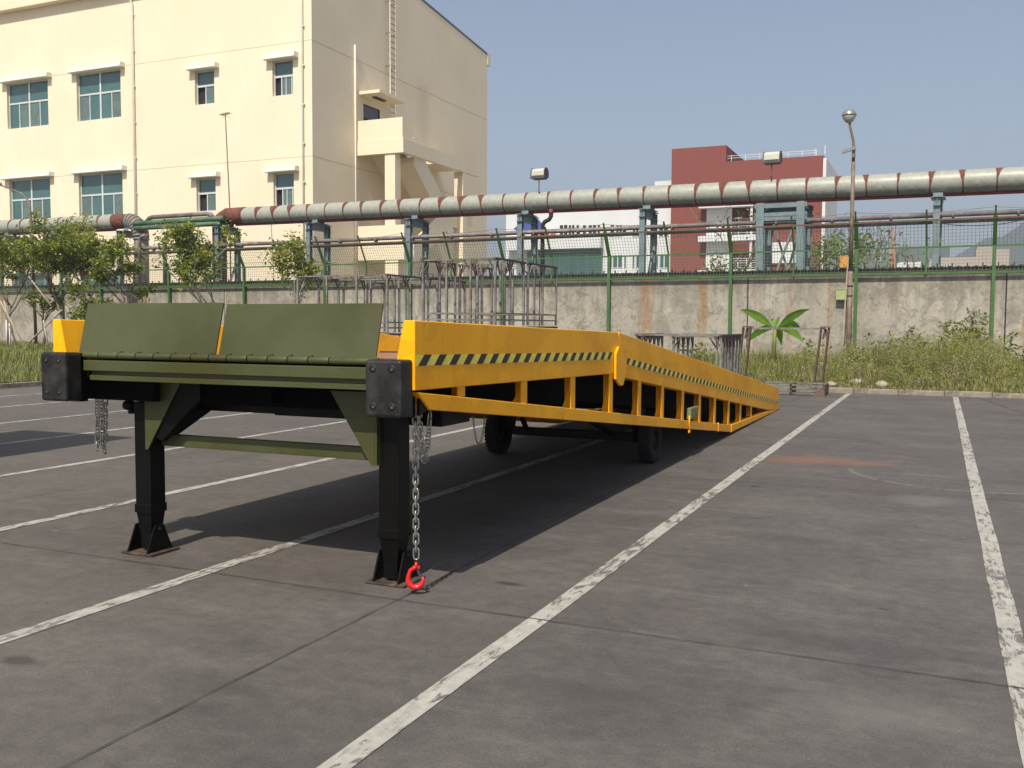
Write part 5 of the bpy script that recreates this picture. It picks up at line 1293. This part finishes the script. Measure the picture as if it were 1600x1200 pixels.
# grass and weeds
def blades(name, lab, cat, boxes, mats, seed):
    m = MB(); rnd = random.Random(seed)
    for (x0, x1, y0, y1, n, h0, h1, wd, pal, hf) in boxes:
        for _ in range(n):
            x = rnd.uniform(x0, x1); y = rnd.uniform(y0, y1)
            if not (y > 24.75 or x < -21.1): continue
            if y > 31.6: 
                if (Vector((x, y, 0)) - W0).dot(WN) > -.15: continue
            f = hf(x, y, rnd)
            if f <= .02: continue
            h = rnd.uniform(h0, h1) * f; z = verge_h(x, y) - .02; a = rnd.uniform(0, 6.28); lx, ly = math.cos(a) * h * rnd.uniform(.1, .5), math.sin(a) * h * rnd.uniform(.1, .5)
            b = a + 1.57 + rnd.uniform(-.5, .5); wx, wy = math.cos(b) * wd * .5, math.sin(b) * wd * .5; k = len(m.v)
            m.v += [(x - wx, y - wy, z), (x + wx, y + wy, z), (x + lx * .4 + wx * .8, y + ly * .4 + wy * .8, z + h * .6), (x + lx * .4 - wx * .8, y + ly * .4 - wy * .8, z + h * .6), (x + lx, y + ly, z + h)]
            m.f += [(k, k + 1, k + 2, k + 3), (k + 3, k + 2, k + 4)]; mi = rnd.choice(pal); m.mi += [mi, mi]; m.sm += [False, False]
    o = put(name, m, [MT[k] for k in mats], recalc=False); tag(o, lab, cat, kind='stuff'); return o
def noise2(x, y): return .5 + .25 * math.sin(x * 1.1 + 1.3 * math.sin(y * .9)) + .25 * math.sin(y * 1.7 + x * .43 + 2)
GM = ('grassa', 'grassb', 'grassc')
lf = lambda x, y, r: .75 + .5 * noise2(x, y)
blades('verge_grass', 'short green grass covering the verge at the left', 'grass', [(-46, -21.1, 14, 33.6, 60000, .10, .30, .022, (0, 0, 0, 2, 1), lf), (-29, -10, 27, 33, 14000, .12, .35, .022, (0, 0, 2, 1), lf)], GM, 1)
def to_px(p):
    v = Vector(p) - CAM; z = v.dot(fwd); return 800 + F_PX * v.dot(rgt) / z, 600 - F_PX * v.dot(upv) / z, z
TOPS = [(1040, 560), (1120, 566), (1160, 563), (1200, 560), (1240, 545), (1270, 532), (1300, 541), (1330, 527), (1360, 528), (1400, 517), (1440, 510), (1480, 500), (1520, 494), (1560, 525), (1600, 560), (1700, 540)]
def weed_h(x, y):
    px, _, z = to_px((x, y, .4)); yt = TOPS[0][1]
    for (a, ya), (b, yb) in zip(TOPS[:-1], TOPS[1:]):
        if a <= px <= b: yt = ya + (yb - ya) * (px - a) / (b - a)
        elif px > b: yt = yb
    hor = 508.5 + .005 * (px - 800)
    return max(.15, 1.6 + (hor - yt) * z / F_PX - verge_h(x, y))
def rf_(x, y, r):
    return sstep(.1, 1.8, y - 24.9) * (.4 + .8 * noise2(x, y)) * .55
blades('weed_grass', 'green and straw coloured grass at the foot of the weeds at the right', 'grass', [(-10, 5.5, 24.8, 31.8, 34000, .25, .95, .016, (0, 0, 0, 1, 2, 1), rf_), (-10, 5.5, 24.70, 26.6, 22000, .05, .26, .022, (0, 1, 1, 2, 1), lambda x, y, r: (.3 + noise2(x * 2, y)) * (.5 + .8 * sstep(24.8, 26, y)))], GM, 2)
def bushes():
    m = MB(); rnd = random.Random(77)
    for c in range(1500):
        x = rnd.uniform(-9.5, 5.2); y = 25.1 + 6.2 * rnd.random() ** .8
        if (Vector((x, y, 0)) - W0).dot(WN) > -.25: continue
        hm_ = weed_h(x, y) * (.30 + .70 * sstep(.0, 3.2, y - 25.0)) * rnd.uniform(.62, 1.06)
        if noise2(x * 1.7, y * 1.3) < .22: hm_ *= .55
        z0 = verge_h(x, y) - .03; tone = rnd.random(); pal = (0, 0, 3) if tone < .45 else ((0, 1, 1) if tone < .72 else ((2, 0, 2) if tone < .88 else (1, 4, 1)))
        ns = rnd.randint(5, 9)
        for k in range(ns):
            a = rnd.uniform(0, 6.28); sp = hm_ * rnd.uniform(.05, .38); h = hm_ * rnd.uniform(.6, 1.0)
            top_ = Vector((x + math.cos(a) * sp, y + math.sin(a) * sp, z0 + h)); b = Vector((x + rnd.gauss(0, .04), y + rnd.gauss(0, .04), z0)); side = Vector((math.sin(a), -math.cos(a), 0)) * .004
            q = len(m.v); m.v += [tuple(b - side), tuple(b + side), tuple(top_)]; m.f.append((q, q + 1, q + 2)); m.mi.append(4 if rnd.random() < .4 else 1); m.sm.append(False)
            for _ in range(int(9 + h * 13)):
                u = rnd.random() ** .75; p = b.lerp(top_, u) + Vector((rnd.gauss(0, .045), rnd.gauss(0, .045), rnd.gauss(0, .03))) * (1.2 - .5 * u)
                leaf_quad(m, p, rnd.uniform(.04, .095) * (1.15 - .5 * u), rnd, rnd.choice(pal), narrow=rnd.uniform(.2, .42))
    o = put('tall_weeds', m, [MT['grassa'], MT['grassb'], MT['grassc'], MT['leafc'], MT['bamboo']], recalc=False)
    tag(o, 'bushy tangle of tall green and straw weeds growing before the wall at the right', 'weeds', kind='stuff')
bushes()
# leafy stalks among the weeds (each one a plant)
def stalk(px, py_top, off, lab, seed, n=70, leaf=.14, spread=.4):
    s, z = wall_s(px, py_top, off); P = wp(s, off, 0); z0 = verge_h(P.x, P.y); rnd = random.Random(seed); t = thing('leafy_weed', lab, 'plant', (P.x, P.y, z0), 'leafy stalks among the weeds')
    st = MB(); cr = MB(); H = z - z0
    for k in range(4):
        a = rnd.uniform(0, 6.28); e = Vector((P.x + math.cos(a) * spread, P.y + math.sin(a) * spread, z0 + H * rnd.uniform(.7, 1))); b = Vector((P.x, P.y, z0 - .03)); mid = b.lerp(e, .5) + Vector((rnd.gauss(0, .06), 0, .05)); st.tube([b, mid, e], [.014, .010, .005], 5)
        for j in range(n // 4):
            q = b.lerp(e, rnd.uniform(.25, 1)) + Vector((rnd.gauss(0, .07), rnd.gauss(0, .07), 0)); leaf_quad(cr, q, leaf * rnd.uniform(.6, 1.2), rnd, rnd.choice((0, 1, 1, 2)), narrow=.38)
    put('stem', st, MT['bark'], t, recalc=False); put('foliage', cr, [MT['leafa'], MT['leafb'], MT['leafc']], t, recalc=False)
for i, (px, py, off, lab) in enumerate([(1535, 482, -1.2, 'tallest leafy weed before the rightmost fence post'), (1508, 492, -1.6, 'leafy weed just left of the tallest one'), (1480, 500, -1.4, 'leafy weed in the thick of the clump, left of the rightmost fence post'), (1452, 520, -1.8, 'bushy weed at the left of the tall clump'),
        (1400, 508, -1.5, 'thin leafy weed halfway between lamp post and right fence post'), (1375, 522, -2.0, 'leafy weed right of the lamp post'), (1340, 540, -2.5, 'low leafy weed at the foot of the lamp post'), (1272, 530, -2.2, 'leafy weed right of the banana plant'), (1560, 512, -1.0, 'leafy weed at the foot of the rightmost fence post'), (1590, 540, -1.3, 'leafy weed cut by the right edge'),
        (1085, 528, -2.0, 'pinkish leafy bush seen through the rack legs'), (1100, 540, -2.6, 'second leafy bush seen through the rack legs')]):
    stalk(px, py, off, lab, 50 + i, n=230 if i < 4 else 110, leaf=.16, spread=.42)
# banana plant
s, z = wall_s(1210, 520, -3.4); P = wp(s, -3.4, 0); z0 = verge_h(P.x, P.y); base = Vector((P.x, P.y, z0))
t = thing('banana_plant', 'young banana plant with long arching bright green leaves', 'plant', base)
D_ = (base - CAM).length; m = MB(); m.tube([base - Vector((0, 0, .05)), base + Vector((0, 0, .7)), base + Vector((.02, 0, 1.12))], [.075, .06, .045], 10); put('stem', m, MT['grassa'], t, recalc=False)
topc = base + Vector((.02, 0, 1.12)); rx = Vector((rgt.x, rgt.y, 0)).normalized(); bk = Vector((-rx.y, rx.x, 0))
hz = (1212 - 800)
for ex, ez, droop, wd, dep in ((-.98, .58, .10, .19, .15), (.92, .60, .12, .19, -.2), (-.92, -.42, -.55, .19, -.3), (.85, -.02, -.45, .22, .3), (.72, -.36, -.6, .20, -.35), (-.4, -.2, -.5, .12, .3), (.16, .34, 0, .07, .1), (-.06, .26, -.1, .07, .2), (.35, -.45, -.4, .17, .55)):
    m = MB(); n = 12; vs = []; tip = topc + rx * ex + Vector((0, 0, ez)) + bk * dep; ctrl = topc.lerp(tip, .55) + Vector((0, 0, .22 - droop * .3))
    rows_ = []
    for k in range(n + 1):
        u = k / n; p = topc * (1 - u) ** 2 + ctrl * 2 * u * (1 - u) + tip * u * u; tn = ((ctrl - topc) * 2 * (1 - u) + (tip - ctrl) * 2 * u).normalized()
        sd_ = tn.cross(Vector((bk.x, bk.y, .6))).normalized(); ww = wd * 1.3 * (math.sin(math.pi * min(1, max(0, (u - .12) / .88)) ** .75) if u > .12 else .04) * .5 + .008
        fold = Vector((0, 0, 1)).cross(tn).cross(tn) * -.0
        rows_.append((p + sd_ * ww - Vector((0, 0, .03)), p, p - sd_ * ww - Vector((0, 0, .03))))
    for a_ in rows_: vs += list(a_)
    fs = []
    for k in range(n): b = 3 * k; fs += [(b, b + 1, b + 4, b + 3), (b + 1, b + 2, b + 5, b + 4)]
    m.quadmesh(vs, fs); put('leaf', m, MT['ban'], t, recalc=False)
# rocks by the kerb
for i, (px, py, r, lab) in enumerate([(1335, 601, .12, 'broad pale rock just behind the kerb'), (1376, 604, .10, 'pointed pale rock right of the broad one'), (1409, 601, .10, 'rounded pale stone farthest right behind the kerb'), (1300, 603, .09, 'small white rock nearest the fallen frame'), (1362, 597, .09, 'tan rock behind the pointed pale rock')]):
    P = on_z(px, py, .15); rnd = random.Random(i + 9); bm = bmesh.new(); bmesh.ops.create_icosphere(bm, subdivisions=3, radius=r)
    for v in bm.verts:
        n_ = 1 + .22 * math.sin(v.co.x * 19 + i) + .18 * math.sin(v.co.y * 23 + 2 * i) + .15 * math.sin(v.co.z * 27); v.co = Vector((v.co.x * 1.3 * n_, v.co.y * n_, v.co.z * .95 * n_))
    me = bpy.data.meshes.new('rock'); bm.to_mesh(me); bm.free(); me.materials.append(MT['stone']); o = bpy.data.objects.new('rock', me); C.objects.link(o); o.location = (P.x, max(P.y, 24.9), .12 + r * .42); tag(o, lab, 'rock', 'rocks behind the kerb')
# cable sagging behind the fence
m = MB(); a, b = P_(1440, 343, .2), P_(1600, 343, .2)
m.tube(sag(a, b, .18, 16), .012, 5); tag(put('cable', m, MT['darkroof']), 'thin black cable sagging behind the fence at the right edge', 'cable')

# ================================================================== HAZE
HZ = True
if HZ:
    m = MB(); m.box(-2200, 2200, -300, 2300, -6.5, 260)
    hz = put('haze', m, []); hz.data.materials.clear()
    hm = bpy.data.materials.new('thin_haze'); hm.use_nodes = True; N = hm.node_tree.nodes; L_ = hm.node_tree.links
    N.remove(N['Principled BSDF']); pv = N.new('ShaderNodeVolumePrincipled'); pv.inputs['Color'].default_value = (.78, .86, 1, 1); pv.inputs['Density'].default_value = .0006; pv.inputs['Anisotropy'].default_value = .2
    L_.new(pv.outputs[0], N['Material Output'].inputs['Volume']); hz.data.materials.append(hm)
    tag(hz, 'thin pale haze over the whole place', 'haze', kind='stuff')
